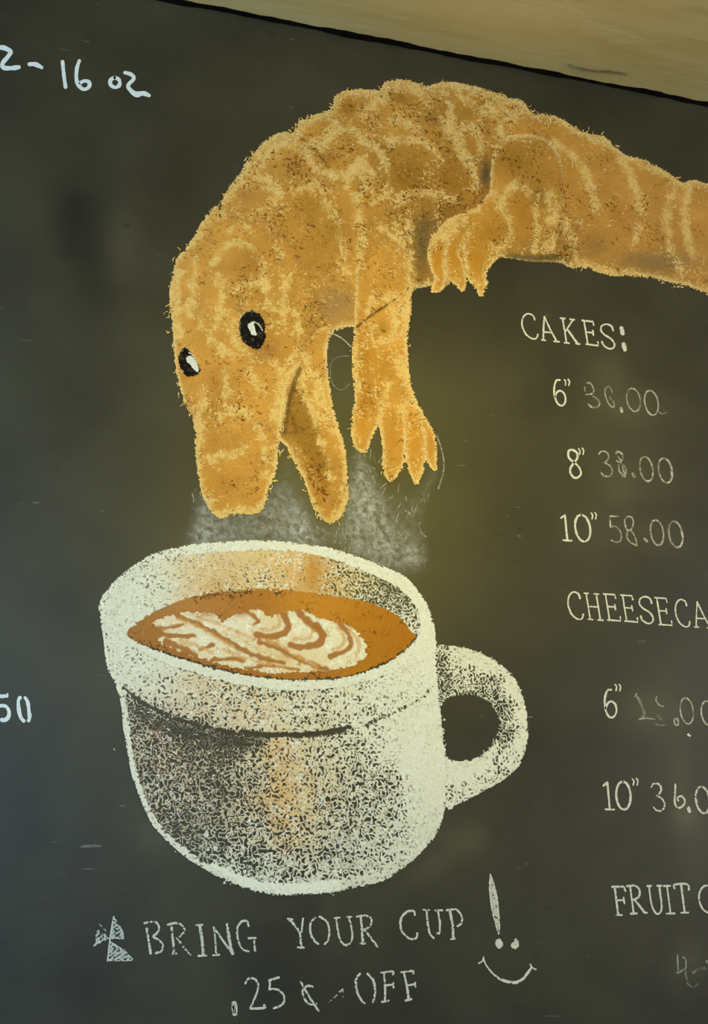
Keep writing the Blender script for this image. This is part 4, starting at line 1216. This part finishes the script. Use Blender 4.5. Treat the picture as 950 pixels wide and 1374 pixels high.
for st in ([([(656, 80), (650, 62), (622, 64), (594, 90), (588, 130), (600, 165), (632, 192), (662, 190), (668, 166)], 3.2, .85)],
           [([(712, 60), (716, 110), (726, 165), (746, 190)], 2.8, .85), ([(764, 58), (774, 110), (772, 165), (762, 166)], 2.8, .85), ([(696, 56), (724, 56)], 2.6, .8), ([(752, 58), (786, 58)], 2.6, .8)],
           [([(822, 62), (834, 130), (838, 194)], 3.4, .9), ([(806, 58), (850, 54), (876, 84), (876, 118), (856, 134)], 2.8, .85), ([(826, 194), (846, 192)], 3, .8)]):
    free(t, st, ZY, SY, colr=CB)
t = text_thing('offer_line', (435, 1362), 'chalk line reading .25 cents OFF under BRING YOUR CUP')
ZO, SO = (290, 1290), .3053
free(t, [([(72, 184), (84, 182), (88, 228), (76, 230), (74, 190), (82, 224)], 3.6, .85)], ZO, SO, colr=CB, pname='decimal_point')
for st in ([([(128, 98), (138, 78), (165, 76), (184, 98), (178, 140), (150, 206)], 2.8, .85), ([(150, 208), (212, 204), (210, 192)], 3.2, .85)],
           [([(232, 84), (276, 70)], 3, .8), ([(236, 86), (234, 124)], 2.8, .8), ([(234, 122), (270, 124), (296, 150), (292, 188), (252, 206)], 3, .82)]):
    free(t, st, ZO, SO, colr=CB, pname='digit')
free(t, [([(424, 112), (400, 108), (380, 128), (388, 165), (412, 188), (440, 186)], 3, .8), ([(372, 90), (400, 140), (450, 218)], 3, .85)], ZO, SO, colr=CB, pname='cent_sign')
free(t, [([(495, 180), (530, 148), (556, 122)], 1.8, .45), ([(556, 122), (558, 160)], 1.6, .4), ([(538, 134), (556, 124)], 1.6, .4)], ZO, SO, colr=CB, pname='tick')
for st in ([([(632, 54), (614, 82), (618, 130), (636, 168), (652, 184)], 3.2, .88), ([(664, 54), (690, 82), (698, 130), (690, 180)], 3.2, .88)],
           [([(738, 50), (742, 110), (742, 172)], 3.2, .85), ([(722, 50), (774, 44), (776, 58)], 2.8, .82), ([(742, 106), (778, 102)], 2.8, .8), ([(778, 94), (780, 116)], 2.4, .7), ([(728, 178), (758, 172)], 3, .85)],
           [([(824, 48), (838, 110), (846, 168)], 3.2, .88), ([(812, 48), (864, 42), (866, 54)], 2.8, .85), ([(838, 106), (874, 100)], 2.8, .8), ([(874, 92), (876, 112)], 2.4, .7), ([(832, 172), (858, 166)], 3, .85)]):
    free(t, st, ZO, SO, colr=CB)

# --- asterisk of hatched blades
t = thing('asterisk_drawing', (150, 1290), 'hatched chalk asterisk before the word BRING', 'drawing')
for tri in ([(162, 40), (146, 148), (212, 148), (205, 118)], [(78, 104), (64, 186), (136, 152), (120, 128)], [(146, 168), (132, 262), (262, 260), (215, 205)]):
    tp = [(110 + a * SB, 1220 + b * SB) for a, b in tri]
    q = Patch(tp, step=1.2, smooth=False, rough=2, edge=1.2, seed=141)
    q.col[:] = lin((196, 198, 194))
    q.cov = np.minimum(q.cov, .52 + .4 * np.sin((q.x * .8 + q.y * 1.1)) * .5 + (vnoise(q.x, q.y, 4, 15) - .5) * .4)
    q.lit[:] = .2
    q.build('blade', M['letter'], t, .45)
free(t, [([(162, 38), (146, 130), (130, 265)], 2.2, .85), ([(60, 186), (130, 150), (212, 150)], 2, .75), ([(146, 168), (195, 200), (262, 258)], 2, .75), ([(132, 262), (200, 262), (262, 260)], 1.8, .6), ([(162, 40), (205, 110), (212, 150)], 1.8, .7), ([(90, 78), (130, 120)], 1.5, .5)],
     ZB, SB, colr=(210, 212, 208), pname='outline', layer=.6)

# --- exclamation mark that doubles as a winking smile
t = thing('smiling_exclamation_drawing', (680, 1320), 'chalk exclamation mark ending in two dot eyes over a curved smile', 'drawing')
ZS, SS = (620, 1160), .1263
q = Patch([(620 + a * SS, 1160 + b * SS) for a, b in [(298, 100), (330, 180), (362, 290), (378, 400), (392, 550), (398, 660), (386, 745), (362, 660), (330, 560), (308, 440), (292, 300), (286, 180)]], step=1.0, rough=1.2, edge=1.0, seed=151)
q.col[:] = lin((206, 204, 192))
q.cov = np.minimum(q.cov, .72 + (vnoise(q.x, q.y, 4, 16) - .5) * .5)
q.lit[:] = .25
q.build('stroke', M['letter'], t, .45)
free(t, [([(298, 100), (290, 250), (312, 460), (345, 600), (386, 740)], 1.4, .9), ([(298, 100), (345, 240), (376, 420), (398, 640), (386, 740)], 1.4, .9)], ZS, SS, colr=(224, 222, 210), pname='outline', layer=.55)
for pts in ([(356, 830), (372, 795), (395, 788), (415, 812), (434, 838), (420, 880), (392, 890), (366, 872)], [(524, 850), (545, 822), (566, 786), (596, 812), (604, 850), (588, 890), (552, 898), (528, 880)]):
    q = Patch([(620 + a * SS, 1160 + b * SS) for a, b in pts], step=1.0, rough=1, edge=1.0, seed=152)
    q.col[:] = lin((214, 212, 200))
    q.lit[:] = .3
    q.build('dot_eye', M['letter'], t, .45)
free(t, [([(226, 1000), (260, 1080), (340, 1170), (430, 1230), (560, 1254), (640, 1220), (690, 1160), (732, 1100)], [2, 2, 2.6, 3.8, 4.2, 3.4, 3.8, 3.2], .9), ([(176, 1050), (215, 1025), (230, 985)], 2, .85), ([(722, 1060), (745, 1098), (788, 1116)], 2.2, .85)], ZS, SS, colr=(222, 220, 208), pname='smile')

# --- marker writing on the left
WM = (232, 240, 242)
t = thing('marker_size_note', (110, 130), 'thick white marker note reading 2-16 oz near the ceiling', 'lettering')
ZM, SM = (0, 50), .2316
free(t, [([(-20, 62), (20, 62), (60, 84), (45, 115), (16, 150), (22, 178), (70, 180), (112, 174)], 6, 1.6)], ZM, SM, colr=WM, pname='digit', mat_='marker')
free(t, [([(168, 158), (205, 158), (244, 178)], [6, 7, 4.5], 1.6)], ZM, SM, colr=WM, pname='dash', mat_='marker')
free(t, [([(362, 140), (370, 220), (380, 292)], 4.6, 1.6)], ZM, SM, colr=WM, pname='digit', mat_='marker')
free(t, [([(460, 136), (444, 190), (446, 260), (480, 302), (515, 290), (516, 262), (490, 254), (464, 266)], 5, 1.6)], ZM, SM, colr=WM, pname='digit', mat_='marker')
free(t, [([(664, 234), (690, 248), (692, 278), (668, 292), (642, 278), (640, 250), (664, 234)], 4.8, 1.6)], ZM, SM, colr=WM, mat_='marker')
free(t, [([(722, 206), (758, 216), (776, 240), (742, 280), (760, 312), (790, 332), (830, 326), (866, 340)], [4.6, 5, 5, 5, 6, 7, 7, 5], 1.6)], ZM, SM, colr=WM, mat_='marker')
t = thing('marker_price', (22, 970), 'bold white marker digits 50 left of the drawn cup', 'lettering')
ZN, SN = (0, 900), .1368
free(t, [([(-40, 248), (20, 252), (70, 246)], [5, 5, 4], 1.6), ([(74, 226), (72, 260)], 2.5, .9), ([(-40, 250), (-48, 350), (0, 346)], 4.5, 1.6), ([(-5, 346), (50, 346), (86, 390), (84, 450), (50, 484), (15, 482)], 5, 1.6)], ZN, SN, colr=WM, pname='digit', mat_='marker')
free(t, [([(198, 262), (180, 300), (186, 390), (205, 460), (236, 496)], 5, 1.6), ([(244, 262), (272, 310), (284, 400), (290, 450), (280, 494)], 5, 1.6)], ZN, SN, colr=WM, pname='digit', mat_='marker')
